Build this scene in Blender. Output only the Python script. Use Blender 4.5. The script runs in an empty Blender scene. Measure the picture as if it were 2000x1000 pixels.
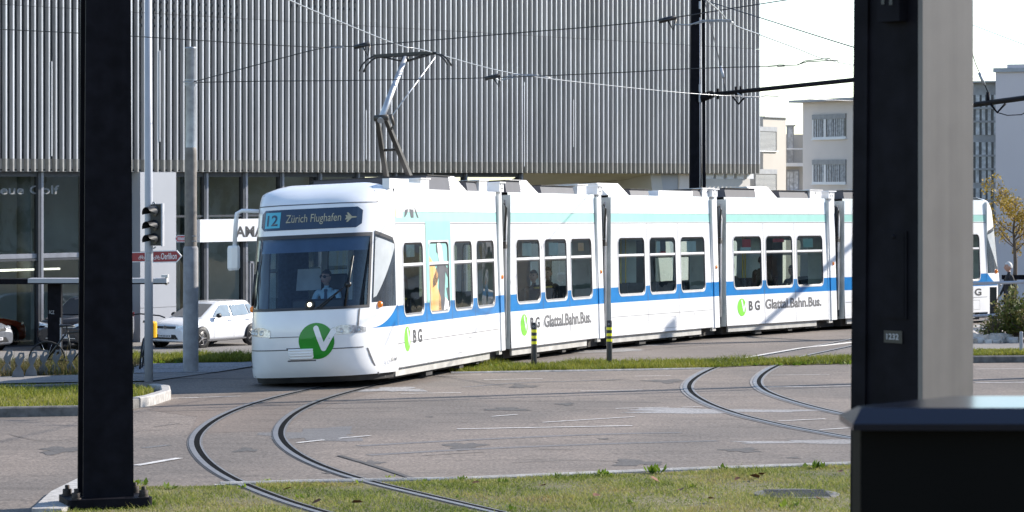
import bpy, math, random
import numpy as np
from mathutils import Vector, Matrix
random.seed(7)
rng = np.random.default_rng(7)
C = bpy.context.scene.collection
SC = bpy.context.scene
# ------------------------------------------------------------------ layout: surveyed from the photograph
F, YH, H0, GB = 5600.0, 352.0, 2.68, -0.01386      # focal length (px of 2000), eye level row, eye height, ground fall
TRAMX = [(20, -6), (46.4, -2.8), (60, 1.0), (75, 8), (95, 20), (400, 200)]
def lerp_tab(tab, x):
    if x <= tab[0][0]: return tab[0][1]
    for (a, b), (c, d) in zip(tab, tab[1:]):
        if x <= c: return b + (d - b) * (x - a) / (c - a)
    return tab[-1][1]
def sst(t):
    t = max(0.0, min(1.0, t)); return t * t * (3 - 2 * t)
def drop(X, Y):
    yc = 54.6 if X > -7.6 else 52.2 + 2.4 * sst((X + 9.0) / 1.4)
    return 1.53 * sst((Y - yc) / 9.0) * sst((lerp_tab(TRAMX, Y) - 2.6 - X) / 3.0)
def plane(X, Y): return GB * Y
def gz(X, Y): return GB * Y - drop(X, Y)
def at(px, py, Y): return Vector(((px - 1000) / F * Y, Y, H0 + (YH - py) / F * Y))
def gp(px, py, dz=0.0):                                   # a point of the road plane
    Y = F * H0 / (py - YH + F * GB)
    return Vector(((px - 1000) / F * Y, Y, GB * Y + dz))
# ------------------------------------------------------------------ helpers
def tag(o, label=None, cat=None, group=None, kind=None):
    if label: o['label'] = label
    if cat: o['category'] = cat
    if group: o['group'] = group
    if kind: o['kind'] = kind
    return o
def thing(name, label, cat, loc=(0, 0, 0), group=None):
    o = bpy.data.objects.new(name, None); C.objects.link(o); o.location = loc; o.empty_display_size = .2
    return tag(o, label, cat, group)
def rootloc(o):
    while o.parent: o = o.parent
    return Vector(o.location)
class MB:
    def __init__(s, M=None): s.v = []; s.f = []; s.m = []; s.M = M or Matrix(); s.smooth = set()
    def pt(s, p): s.v.append(tuple(s.M @ Vector(p))); return len(s.v) - 1
    def face(s, pts, m=0, smooth=False):
        b = [s.pt(p) for p in pts]; s.f.append(b); s.m.append(m)
        if smooth: s.smooth.add(len(s.f) - 1)
    def box(s, a, b, m=0):
        (x0, y0, z0), (x1, y1, z1) = a, b
        P = [(x0, y0, z0), (x1, y0, z0), (x1, y1, z0), (x0, y1, z0), (x0, y0, z1), (x1, y0, z1), (x1, y1, z1), (x0, y1, z1)]
        s.hexa(P, m)
    def hexa(s, P, m=0):
        i = [s.pt(p) for p in P]
        for q in ((3, 2, 1, 0), (4, 5, 6, 7), (0, 1, 5, 4), (1, 2, 6, 5), (2, 3, 7, 6), (3, 0, 4, 7)):
            s.f.append([i[k] for k in q]); s.m.append(m)
    def bbox(s, a, b, r=.02, m=0):                        # bevelled box, vertical edges and top chamfered
        (x0, y0, z0), (x1, y1, z1) = a, b
        def ring(i, z): return [(x0 + r + i, y0 + i, z), (x1 - r - i, y0 + i, z), (x1 - i, y0 + r + i, z), (x1 - i, y1 - r - i, z), (x1 - r - i, y1 - i, z), (x0 + r + i, y1 - i, z), (x0 + i, y1 - r - i, z), (x0 + i, y0 + r + i, z)]
        s.loft([ring(0, z0), ring(0, z1 - r), ring(r * .7, z1)], m, cap=True)
    def grid(s, rows, m=0, smooth=True, closed=False, skip=None):
        idx = [[s.pt(p) for p in r] for r in rows]; n = len(rows[0])
        for i in range(len(rows) - 1):
            for j in range(n if closed else n - 1):
                if skip and skip(i, j): continue
                s.f.append([idx[i][j], idx[i][(j + 1) % n], idx[i + 1][(j + 1) % n], idx[i + 1][j]])
                s.m.append(m(i, j) if callable(m) else m)
                if smooth: s.smooth.add(len(s.f) - 1)
        return idx
    def loft(s, rings, m=0, smooth=False, cap=False):
        idx = s.grid(rings, m, smooth, True)
        if cap:
            s.f.append(idx[0][::-1]); s.m.append(m if not callable(m) else m(0, 0)); s.f.append(idx[-1]); s.m.append(m if not callable(m) else m(0, 0))
    def tube(s, pts, r, m=0, n=8, cap=True):
        pts = [Vector(p) for p in pts]; rs = r if isinstance(r, (list, tuple)) else [r] * len(pts); rings = []
        for i, p in enumerate(pts):
            t = (pts[min(i + 1, len(pts) - 1)] - pts[max(i - 1, 0)]).normalized()
            u = t.cross(Vector((0, 0, 1)));
            if u.length < .05: u = t.cross(Vector((0, 1, 0)))
            u.normalize(); w = t.cross(u)
            rings.append([p + (u * math.cos(2 * math.pi * k / n) + w * math.sin(2 * math.pi * k / n)) * rs[i] for k in range(n)])
        s.loft(rings, m, True, cap)
    def disc(s, c, ax, r, m=0, n=20, r0=0.0):
        ax = Vector(ax).normalized(); u = ax.cross(Vector((0, 0, 1)))
        if u.length < .05: u = Vector((1, 0, 0))
        u.normalize(); w = ax.cross(u); c = Vector(c)
        R = lambda rr: [c + (u * math.cos(2 * math.pi * k / n) + w * math.sin(2 * math.pi * k / n)) * rr for k in range(n)]
        if r0: s.grid([R(r0), R(r)], m, False, True)
        else: s.face(R(r), m)
    def lathe(s, c, ax, prof, m=0, n=20):                 # prof: (along axis, radius)
        ax = Vector(ax).normalized(); u = ax.cross(Vector((0, 0, 1)))
        if u.length < .05: u = Vector((1, 0, 0))
        u.normalize(); w = ax.cross(u); c = Vector(c)
        s.grid([[c + ax * h + (u * math.cos(2 * math.pi * k / n) + w * math.sin(2 * math.pi * k / n)) * max(r, 1e-4) for k in range(n)] for h, r in prof], m, True, True)
    def build(s, name, mats, parent=None, loc=None):
        me = bpy.data.meshes.new(name)
        o = bpy.data.objects.new(name, me); C.objects.link(o)
        off = rootloc(parent) if parent else Vector(loc or (0, 0, 0))
        me.from_pydata([tuple(Vector(p) - off) for p in s.v], [], s.f)
        for m in (mats if isinstance(mats, (list, tuple)) else [mats]): me.materials.append(m)
        me.polygons.foreach_set('material_index', s.m)
        sm = [i in s.smooth for i in range(len(s.f))]; me.polygons.foreach_set('use_smooth', sm)
        me.update()
        if parent: o.parent = parent
        else: o.location = off
        return o
def dup(o, loc, rz=None, label=None, parent=None):
    c = o.copy(); C.objects.link(c)
    if parent: c.parent = parent
    else:
        c.location = loc
        if rz is not None: c.rotation_euler = (0, 0, rz)
        if label: c['label'] = label
    for ch in list(o.children): dup(ch, None, parent=c)
    return c
_tc = {}
def text2d(body, h=1.0, w=None, bold=0.0):
    k = (body, bold)
    if k not in _tc:
        cu = bpy.data.curves.new('t', 'FONT'); cu.body = body; cu.resolution_u = 3; cu.offset = bold
        ob = bpy.data.objects.new('t', cu); C.objects.link(ob)
        dg = bpy.context.evaluated_depsgraph_get(); me = bpy.data.meshes.new_from_object(ob.evaluated_get(dg))
        V = [(v.co.x, v.co.y) for v in me.vertices]; P = [list(p.vertices) for p in me.polygons]
        bpy.data.objects.remove(ob); bpy.data.meshes.remove(me); bpy.data.curves.remove(cu)
        _tc[k] = (V, P)
    V, P = _tc[k]
    x0 = min(v[0] for v in V); x1 = max(v[0] for v in V); y1 = max(v[1] for v in V); y0 = min(0, min(v[1] for v in V) * 0)
    sy = h / (y1 - y0); sx = (w / (x1 - x0)) if w else sy
    return [((x - x0) * sx, y * sy) for x, y in V], P, (x1 - x0) * sx
def add_text(mb, body, fn, h, w=None, m=0, bold=0.0):      # fn maps (x,y) of the lettering to a point
    V, P, _ = text2d(body, h, w, bold); b = len(mb.v)
    for x, y in V: mb.pt(fn(x, y))
    for p in P: mb.f.append([b + i for i in p]); mb.m.append(m)
# ------------------------------------------------------------------ materials
def mat(name, col, rough=.5, metal=0.0, var=.12, scale=4.0, bump=0.0, bscale=60.0, spec=.5, col2=None, coat=0.0, emit=None, estr=0.0):
    m = bpy.data.materials.new(name); m.use_nodes = True; nt = m.node_tree; N = nt.nodes; L = nt.links
    bs = N['Principled BSDF']; bs.inputs['Roughness'].default_value = rough; bs.inputs['Metallic'].default_value = metal
    bs.inputs['Specular IOR Level'].default_value = spec; bs.inputs['Coat Weight'].default_value = coat; bs.inputs['Coat Roughness'].default_value = .05
    tc = N.new('ShaderNodeTexCoord'); no = N.new('ShaderNodeTexNoise'); no.inputs['Scale'].default_value = scale; no.inputs['Detail'].default_value = 6
    L.new(tc.outputs['Object'], no.inputs['Vector'])
    cr = N.new('ShaderNodeValToRGB'); c2 = col2 or [max(0, c * (1 - var)) for c in col]; c1 = col if col2 else [min(1, c * (1 + var)) for c in col]
    cr.color_ramp.elements[0].position = .32; cr.color_ramp.elements[1].position = .68
    cr.color_ramp.elements[0].color = (*c2, 1); cr.color_ramp.elements[1].color = (*c1, 1)
    L.new(no.outputs['Fac'], cr.inputs['Fac']); L.new(cr.outputs['Color'], bs.inputs['Base Color'])
    if bump:
        n2 = N.new('ShaderNodeTexNoise'); n2.inputs['Scale'].default_value = bscale; n2.inputs['Detail'].default_value = 4; L.new(tc.outputs['Object'], n2.inputs['Vector'])
        bp = N.new('ShaderNodeBump'); bp.inputs['Strength'].default_value = bump; bp.inputs['Distance'].default_value = .02
        L.new(n2.outputs['Fac'], bp.inputs['Height']); L.new(bp.outputs['Normal'], bs.inputs['Normal'])
    if emit: bs.inputs['Emission Color'].default_value = (*emit, 1); bs.inputs['Emission Strength'].default_value = estr
    return m
def glass(name, tint, trans=.6, rough=.02, ior=1.5, gcol=(1, 1, 1)):
    m = bpy.data.materials.new(name); m.use_nodes = True; nt = m.node_tree; N = nt.nodes; L = nt.links
    N.remove(N['Principled BSDF']); out = N['Material Output']
    tr = N.new('ShaderNodeBsdfTransparent'); tr.inputs['Color'].default_value = (*[t * trans for t in tint], 1)
    gl = N.new('ShaderNodeBsdfGlossy'); gl.inputs['Roughness'].default_value = rough; gl.inputs['Color'].default_value = (*gcol, 1)
    fr = N.new('ShaderNodeFresnel'); fr.inputs['IOR'].default_value = ior
    no = N.new('ShaderNodeTexNoise'); no.inputs['Scale'].default_value = 1.3; tc = N.new('ShaderNodeTexCoord'); L.new(tc.outputs['Object'], no.inputs['Vector'])
    bp = N.new('ShaderNodeBump'); bp.inputs['Strength'].default_value = .06; bp.inputs['Distance'].default_value = .05
    L.new(no.outputs['Fac'], bp.inputs['Height']); L.new(bp.outputs['Normal'], gl.inputs['Normal'])
    mx = N.new('ShaderNodeMixShader'); L.new(fr.outputs[0], mx.inputs[0]); L.new(tr.outputs[0], mx.inputs[1]); L.new(gl.outputs[0], mx.inputs[2]); L.new(mx.outputs[0], out.inputs['Surface'])
    return m
def asphalt(name, c1, c2, speck=.35, patch=.5):
    m = bpy.data.materials.new(name); m.use_nodes = True; nt = m.node_tree; N = nt.nodes; L = nt.links
    bs = N['Principled BSDF']; bs.inputs['Roughness'].default_value = .85; bs.inputs['Specular IOR Level'].default_value = .35
    tc = N.new('ShaderNodeTexCoord')
    def noise(s, d=5, st=None):
        n = N.new('ShaderNodeTexNoise'); n.inputs['Scale'].default_value = s; n.inputs['Detail'].default_value = d
        if st:
            mp = N.new('ShaderNodeMapping'); mp.inputs['Scale'].default_value = st; L.new(tc.outputs['Object'], mp.inputs['Vector']); L.new(mp.outputs['Vector'], n.inputs['Vector'])
        else: L.new(tc.outputs['Object'], n.inputs['Vector'])
        return n
    a = noise(.35, 6, (1, .6, 1)); r = N.new('ShaderNodeValToRGB'); r.color_ramp.elements[0].position = .5 - .2 * patch; r.color_ramp.elements[1].position = .5 + .2 * patch
    r.color_ramp.elements[0].color = (*c2, 1); r.color_ramp.elements[1].color = (*c1, 1); L.new(a.outputs['Fac'], r.inputs['Fac'])
    b = noise(28, 3); rb = N.new('ShaderNodeValToRGB'); rb.color_ramp.elements[0].position = .3; rb.color_ramp.elements[1].position = .72
    rb.color_ramp.elements[0].color = (1 - speck,) * 3 + (1,); rb.color_ramp.elements[1].color = (1 + speck,) * 3 + (1,); L.new(b.outputs['Fac'], rb.inputs['Fac'])
    mu = N.new('ShaderNodeMix'); mu.data_type = 'RGBA'; mu.blend_type = 'MULTIPLY'; mu.inputs[0].default_value = 1; L.new(r.outputs[0], mu.inputs[6]); L.new(rb.outputs[0], mu.inputs[7])
    d = noise(2.2, 8, (.35, 1.6, 1)); rd = N.new('ShaderNodeValToRGB'); rd.color_ramp.elements[0].position = .25; rd.color_ramp.elements[1].position = .5
    rd.color_ramp.elements[0].color = (.72, .72, .72, 1); rd.color_ramp.elements[1].color = (1, 1, 1, 1); L.new(d.outputs['Fac'], rd.inputs['Fac'])
    m2 = N.new('ShaderNodeMix'); m2.data_type = 'RGBA'; m2.blend_type = 'MULTIPLY'; m2.inputs[0].default_value = 1; L.new(mu.outputs[2], m2.inputs[6]); L.new(rd.outputs[0], m2.inputs[7])
    L.new(m2.outputs[2], bs.inputs['Base Color'])
    bp = N.new('ShaderNodeBump'); bp.inputs['Strength'].default_value = .5; bp.inputs['Distance'].default_value = .012; L.new(b.outputs['Fac'], bp.inputs['Height']); L.new(bp.outputs['Normal'], bs.inputs['Normal'])
    return m
def leafmat(name, cols, scale=.8):
    m = bpy.data.materials.new(name); m.use_nodes = True; nt = m.node_tree; N = nt.nodes; L = nt.links
    bs = N['Principled BSDF']; bs.inputs['Roughness'].default_value = .6; bs.inputs['Specular IOR Level'].default_value = .25
    g = N.new('ShaderNodeNewGeometry'); tc = N.new('ShaderNodeTexCoord'); no = N.new('ShaderNodeTexNoise'); no.inputs['Scale'].default_value = scale; no.inputs['Detail'].default_value = 3
    L.new(tc.outputs['Object'], no.inputs['Vector'])
    ma = N.new('ShaderNodeMath'); ma.operation = 'MULTIPLY_ADD'; ma.inputs[1].default_value = .55; L.new(g.outputs['Random Per Island'], ma.inputs[0])
    mb = N.new('ShaderNodeMath'); mb.operation = 'MULTIPLY_ADD'; mb.inputs[1].default_value = 1.5; mb.inputs[2].default_value = -.52; L.new(no.outputs['Fac'], mb.inputs[0]); L.new(mb.outputs[0], ma.inputs[2])
    cr = N.new('ShaderNodeValToRGB')
    while len(cr.color_ramp.elements) < len(cols): cr.color_ramp.elements.new(.5)
    for i, c in enumerate(cols): cr.color_ramp.elements[i].position = i / (len(cols) - 1); cr.color_ramp.elements[i].color = (*c, 1)
    L.new(ma.outputs[0], cr.inputs['Fac']); L.new(cr.outputs['Color'], bs.inputs['Base Color'])
    tl = N.new('ShaderNodeBsdfTranslucent'); L.new(cr.outputs['Color'], tl.inputs['Color']); mx = N.new('ShaderNodeMixShader'); mx.inputs[0].default_value = .42
    L.new(bs.outputs[0], mx.inputs[1]); L.new(tl.outputs[0], mx.inputs[2]); L.new(mx.outputs[0], N['Material Output'].inputs['Surface'])
    return m
K = {}
K['white'] = mat('white_paint', (.80, .80, .81), .28, var=.05, scale=2.2, coat=.4)
K['blue'] = mat('blue_paint', (.005, .17, .46), .3, var=.08, coat=.3)
K['teal'] = mat('teal_film', (.33, .60, .54), .35, var=.04)
K['palet'] = mat('pale_teal_film', (.74, .80, .82), .35, var=.03)
K['seam'] = mat('seam_dark', (.10, .10, .11), .6)
K['seaml'] = mat('seam_light', (.15, .15, .16), .6)
K['gasket'] = mat('rubber_gasket', (.03, .03, .035), .5)
K['rim'] = mat('window_rim', (.55, .56, .58), .4)
K['rubber'] = mat('bellows_rubber', (.018, .018, .022), .65, var=.3)
K['under'] = mat('underframe', (.03, .028, .027), .8, var=.4)
K['skirt'] = mat('lower_skirt', (.42, .41, .39), .5, var=.2, scale=3)
K['roofbox'] = mat('roof_equipment', (.055, .055, .068), .6, var=.1)
K['roofw'] = mat('roof_white', (.78, .77, .76), .5, var=.06)
K['alu'] = mat('brushed_aluminium', (.52, .53, .55), .45, .7, var=.1)
K['dsteel'] = mat('dark_steel', (.05, .048, .045), .5, .3, var=.2)
K['black'] = mat('black_plastic', (.012, .012, .013), .4)
K['soilw'] = mat('brown_render', (.20, .17, .14), .9, var=.1)
K['green'] = mat('emblem_green', (.012, .24, .02), .3, var=.1)
K['lime'] = mat('emblem_lime', (.20, .60, .06), .3, var=.12, scale=2.5)
K['tealad'] = mat('teal_advert_film', (.27, .55, .49), .35, var=.05)
K['ink'] = mat('dark_lettering', (.05, .05, .055), .5)
K['inkg'] = mat('grey_lettering', (.12, .12, .125), .5)
K['inkw'] = mat('pale_lettering', (.80, .84, .85), .5, var=.02)
K['orange'] = mat('orange_lamp', (.75, .20, .02), .25, emit=(1, .3, .02), estr=.08)
K['ochre'] = mat('ochre_film', (.72, .38, .10), .4, col2=(.75, .45, .25))
K['suit'] = mat('grey_film', (.10, .10, .11), .4)
K['lamp'] = mat('headlight_chrome', (.45, .46, .50), .2, .5, var=.35, scale=25)
K['lit'] = mat('lit_lamp', (.9, .85, .7), .3, emit=(1, .86, .55), estr=2)
K['winglass'] = glass('window_glass', (.85, .94, .91), .97, ior=1.48)
K['wscreen'] = glass('windscreen_glass', (.68, .83, .97), .88, ior=1.5, gcol=(.72, .84, 1))
K['cabglass'] = mat('cab_side_glass', (.05, .06, .075), .03, spec=1.0, var=.2, coat=1)
K['seat'] = mat('seat_fabric', (.035, .05, .07), .9, var=.3, scale=20)
K['interior'] = mat('interior_panel', (.55, .58, .57), .6)
K['yellowbar'] = mat('yellow_grab_bar', (.80, .55, .03), .35)
K['paper'] = mat('paper_notice', (.55, .68, .66), .8)
K['redp'] = mat('red_notice', (.45, .03, .04), .6)
K['disp'] = mat('display_panel', (.014, .032, .066), .15, spec=.8)
K['dispc'] = mat('display_cyan', (.03, .22, .34), .4, emit=(.08, .45, .65), estr=.12)
K['disptxt'] = mat('display_letters', (.22, .23, .19), .5, emit=(.75, .75, .5), estr=.05)
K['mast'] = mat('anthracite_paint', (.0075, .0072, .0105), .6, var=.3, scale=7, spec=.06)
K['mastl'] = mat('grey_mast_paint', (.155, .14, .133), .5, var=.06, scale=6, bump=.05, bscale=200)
K['concrete'] = mat('concrete', (.27, .27, .285), .85, var=.2, scale=6, bump=.2)
K['galv'] = mat('galvanised_steel', (.32, .34, .37), .42, .5, var=.18, scale=9)
K['polegrey'] = mat('painted_pole', (.38, .39, .43), .4, var=.05)
K['rust'] = mat('rusty_bolt', (.035, .025, .019), .7, .3, var=.4, scale=30)
K['fin'] = mat('aluminium_fin', (.60, .61, .635), .40, .3, var=.05, scale=.4)
def island_tone(m, lo, hi, streak=True):                   # each separate piece of a mesh gets its own slight tone, plus rain streaks
    nt = m.node_tree; N = nt.nodes; L = nt.links; bs = N['Principled BSDF']; src = bs.inputs['Base Color'].links[0].from_socket
    g = N.new('ShaderNodeNewGeometry'); mr = N.new('ShaderNodeMapRange'); mr.inputs[3].default_value = lo; mr.inputs[4].default_value = hi; L.new(g.outputs['Random Per Island'], mr.inputs[0])
    tc = N.new('ShaderNodeTexCoord'); mp = N.new('ShaderNodeMapping'); mp.inputs['Scale'].default_value = (9, 9, .35); no = N.new('ShaderNodeTexNoise'); no.inputs['Scale'].default_value = 1; no.inputs['Detail'].default_value = 5
    L.new(tc.outputs['Object'], mp.inputs['Vector']); L.new(mp.outputs['Vector'], no.inputs['Vector']); m2 = N.new('ShaderNodeMapRange'); m2.inputs[1].default_value = .3; m2.inputs[2].default_value = .6; m2.inputs[3].default_value = .80; m2.inputs[4].default_value = 1; L.new(no.outputs['Fac'], m2.inputs[0])
    mu = N.new('ShaderNodeMath'); mu.operation = 'MULTIPLY'; L.new(mr.outputs[0], mu.inputs[0]); L.new(m2.outputs[0], mu.inputs[1])
    vm = N.new('ShaderNodeVectorMath'); vm.operation = 'SCALE'; L.new(src, vm.inputs[0]); L.new(mu.outputs[0], vm.inputs['Scale']); L.new(vm.outputs[0], bs.inputs['Base Color'])
island_tone(K['fin'], .86, 1.12); island_tone(K['mastl'], .97, 1.03); island_tone(K['mast'], .85, 1.3)
K['finback'] = mat('dark_facade_back', (.03, .034, .042), .6)
K['fintip'] = mat('fin_foot', (.36, .35, .33), .5, .1, var=.1)
K['frame'] = mat('dark_window_frame', (.055, .06, .07), .4)
K['framel'] = mat('grey_window_frame', (.30, .31, .35), .35, .4)
K['shopglass'] = glass('shop_glass', (.80, .88, .88), .92, ior=1.75)
K['panel'] = mat('grey_wall_panel', (.42, .43, .46), .5, var=.05, scale=.6)
K['signw'] = mat('white_sign', (.78, .79, .82), .4, var=.02)
K['beige'] = mat('beige_render', (.60, .575, .54), .85, var=.06, scale=.8)
K['shopfloor'] = mat('showroom_floor', (.32, .32, .31), .3)
K['shopwall'] = mat('showroom_wall', (.66, .69, .68), .6, var=.2, scale=.5)
K['shopcol'] = mat('showroom_column', (.24, .28, .27), .6)
K['cream'] = mat('cream_render', (.50, .462, .415), .9, var=.04, scale=.6)
K['greyr'] = mat('grey_render', (.74, .68, .645), .9, var=.04, scale=.6)
K['bluer'] = mat('blue_grey_render', (.66, .61, .635), .9, var=.04, scale=.4)
K['blind'] = mat('blind_slats', (.45, .46, .47), .6, var=.05)
K['curtain'] = mat('curtain', (.48, .50, .53), .9, var=.3, scale=6)
K['shutbox'] = mat('shutter_box', (.30, .31, .33), .6)
K['roofm'] = mat('roof_metal', (.36, .38, .42), .5)
K['asphalt'] = asphalt('road_asphalt', (.192, .158, .134), (.134, .114, .100), .5)
K['track'] = asphalt('track_bed_asphalt', (.185, .155, .136), (.135, .115, .102), .28, .8)
K['path'] = asphalt('pavement_asphalt', (.22, .205, .193), (.17, .16, .155), .25)
K['gravel'] = asphalt('grey_gravel', (.25, .25, .26), (.18, .18, .19), .6)
K['soil'] = asphalt('soil', (.17, .145, .075), (.11, .10, .045), .5)
K['kerb'] = mat('kerb_granite', (.36, .345, .33), .85, var=.25, scale=12, bump=.3)
K['kerbd'] = mat('dirty_kerb', (.13, .125, .12), .9, var=.35, scale=9, bump=.3)
K['mark'] = mat('worn_road_paint', (.66, .64, .62), .7, col2=(.36, .34, .33), scale=9)
K['darkline'] = mat('dark_road_line', (.07, .062, .058), .8, var=.3)
K['railtop'] = mat('rail_steel', (.21, .20, .195), .42, .3, var=.15, scale=8)
K['groove'] = mat('rail_groove_shade', (.004, .004, .0045), .9, spec=.05)
K['grout'] = mat('rail_sealant', (.145, .136, .13), .75, col2=(.10, .095, .09), scale=6)
K['groutp'] = mat('pale_rail_sealant', (.25, .235, .23), .75, col2=(.155, .145, .14), scale=6)
K['grass'] = leafmat('grass_blades', [(.07, .11, .016), (.14, .185, .028), (.25, .27, .06), (.36, .32, .12), (.25, .17, .07)], .9)
K['grass2'] = leafmat('verge_grass', [(.05, .075, .012), (.12, .15, .02), (.24, .25, .035), (.27, .24, .07)], .7)
K['weed'] = leafmat('weed_leaves', [(.06, .11, .012), (.13, .20, .02), (.26, .30, .035)], 1.5)
K['shrubl'] = leafmat('shrub_leaves', [(.06, .09, .02), (.13, .16, .035), (.22, .19, .055), (.27, .13, .05)], 1.6)
K['autumn'] = leafmat('autumn_leaves', [(.10, .09, .02), (.30, .21, .03), (.58, .38, .05), (.20, .19, .04)], 1.5)
K['dryl'] = mat('fallen_leaf', (.13, .05, .022), .8, var=.4, scale=15)
K['bark'] = mat('bark', (.13, .10, .08), .9, var=.3, scale=14, bump=.4)
K['skin'] = mat('skin', (.46, .27, .20), .55, var=.05)
K['hair'] = mat('dark_hair', (.018, .013, .011), .6)
K['hairw'] = mat('white_hair', (.62, .61, .58), .7)
K['shirt'] = mat('pale_blue_shirt', (.42, .60, .68), .8, var=.05)
K['tie'] = mat('navy_tie', (.02, .05, .09), .6)
K['jacket'] = mat('dark_jacket', (.016, .018, .022), .8, var=.2)
K['jeans'] = mat('dark_jeans', (.035, .04, .06), .9, var=.3, scale=12)
K['gsweat'] = mat('grey_sweater', (.30, .33, .31), .9, var=.1, scale=20)
K['olive'] = mat('olive_coat', (.05, .055, .035), .9, var=.2)
K['wcoat'] = mat('pale_coat', (.45, .46, .46), .9, var=.1)
K['carw'] = mat('white_car_paint', (.78, .78, .80), .2, var=.02, coat=.7)
K['carb'] = mat('black_car_paint', (.012, .013, .018), .18, var=.1, coat=.8)
K['carr'] = mat('red_car_paint', (.75, .07, .02), .22, var=.05, coat=.8)
K['carg'] = mat('car_glass', (.02, .024, .03), .03, spec=1.0, coat=.6)
K['carsg'] = mat('car_side_glass', (.10, .16, .20), .04, spec=1.0, coat=1)
K['tyre'] = mat('tyre_rubber', (.02, .02, .021), .85)
K['rimb'] = mat('dark_rim', (.05, .05, .055), .25, .6)
K['rims'] = mat('silver_spoke', (.62, .62, .65), .2, .9)
K['redsign'] = mat('red_sign_face', (.30, .022, .03), .4, var=.06)
K['signwh'] = mat('white_sign_lettering', (.80, .78, .78), .5)
K['yellow'] = mat('yellow_plastic', (.80, .42, .01), .35)
K['reflect'] = mat('yellow_reflective_band', (.75, .72, .02), .4)
K['zinc'] = mat('zinc_sheet', (.13, .14, .16), .45, .3, var=.15, scale=10)
K['stone'] = mat('pale_rubble', (.55, .51, .47), .9, var=.25, scale=7, bump=.5)
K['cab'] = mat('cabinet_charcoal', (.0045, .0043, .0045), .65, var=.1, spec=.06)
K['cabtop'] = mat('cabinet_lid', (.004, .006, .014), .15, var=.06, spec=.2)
K['wire'] = mat('wire_copper', (.34, .34, .35), .35, .7)
K['wired'] = mat('dark_cable', (.03, .032, .04), .6)
K['iron'] = mat('cast_iron', (.10, .095, .09), .7, .4, var=.3, scale=30)
# ------------------------------------------------------------------ setting: ground sheets
def struct(o, kind='structure'): o['kind'] = kind; return o
def terrain():
    xs = [-600, -300, -150, -80, -50, -35, -26] + [-20 + .8 * i for i in range(50)] + [22, 26, 35, 50, 80, 150, 300, 600]
    ys = [-40, 0, 12, 20, 28, 36] + [42 + .8 * i for i in range(50)] + [84, 90, 100, 120, 150, 200, 300, 500, 900]
    mb = MB(); mb.grid([[(x, y, gz(x, y)) for x in xs] for y in ys], 0)
    return struct(mb.build('ground', K['soil']))
terrain()
def inpoly(x, y, P):
    c = False; j = len(P) - 1
    for i in range(len(P)):
        if (P[i][1] > y) != (P[j][1] > y) and x < (P[j][0] - P[i][0]) * (y - P[i][1]) / (P[j][1] - P[i][1]) + P[i][0]: c = not c
        j = i
    return c
from mathutils.geometry import tessellate_polygon
def sheet(name, pts, dz, m, h=None, kind='structure', zf=plane):   # pts: world (X,Y); h adds side walls down to the plane
    P = [Vector((p[0], p[1], zf(p[0], p[1]) + dz)) for p in pts]
    mb = MB()
    for t in tessellate_polygon([P]): mb.face([P[i] for i in t])
    if h:
        for a, b in zip(P, P[1:] + P[:1]): mb.face([a, b, b - Vector((0, 0, h)), a - Vector((0, 0, h))])
    o = mb.build(name, m)
    for p in o.data.polygons:
        if not h and p.normal.z < 0: p.flip()
    return struct(o, kind)
def gxy(*pp): return [(gp(*p).x, gp(*p).y) for p in pp]
sheet('road', [(-26, 22), (26, 22), (26, 66), (15, 72), (15, 92), (9, 84), (2, 66), (-2.6, 56.2)] + gxy((490, 716), (300, 746), (0, 752)) + [(-26, 46.8)], .004, K['asphalt'])
sheet('road', [(-60, 72), (-8.5, 72), (-4, 92), (0, 97.5), (-10, 103), (-60, 92)], .012, K['path'], zf=gz)            # lower road where the cars stand
sheet('pavement', gxy((0, 751), (300, 745.5), (420, 729), (300, 731), (0, 738)) + [(-26, 48.4), (-26, 46.9)], .02, K['path'])
sheet('gravel_bed', gxy((262, 731), (420, 729.5), (497, 717), (490, 709), (262, 713)), .024, K['gravel'])
sheet('track_bed', gxy((700, 752), (880, 727), (1670, 711)) + [(26, 56), (26, 66), (15, 72), (8.2, 77), (2, 66), (-3.6, 54), (-6, 48.5)] + gxy((560, 742)), .008, K['track'])
def catmull(P, n=6):
    P = [Vector(p) for p in P]; out = []
    for i in range(len(P) - 1):
        p0, p1, p2, p3 = P[max(i - 1, 0)], P[i], P[i + 1], P[min(i + 2, len(P) - 1)]
        for k in range(n):
            t = k / n
            out.append(.5 * ((2 * p1) + (p2 - p0) * t + (2 * p0 - 5 * p1 + 4 * p2 - p3) * t * t + (3 * p1 - p0 - 3 * p2 + p3) * t ** 3))
    return out + [P[-1]]
def smooth(P, it=2):
    for _ in range(it): P = [P[0]] + [(P[i - 1] + 2 * P[i] + P[i + 1]) / 4 for i in range(1, len(P) - 1)] + [P[-1]]
    return P
def ribbon(mb, P, o0, o1, dz, m):
    rows = []
    for i, p in enumerate(P):
        t = P[min(i + 1, len(P) - 1)] - P[max(i - 1, 0)]; n = Vector((t.y, -t.x, 0)).normalized()
        rows.append([p + n * o0 + Vector((0, 0, dz)), p + n * o1 + Vector((0, 0, dz))])
    mb.grid(rows, m, False)
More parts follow.
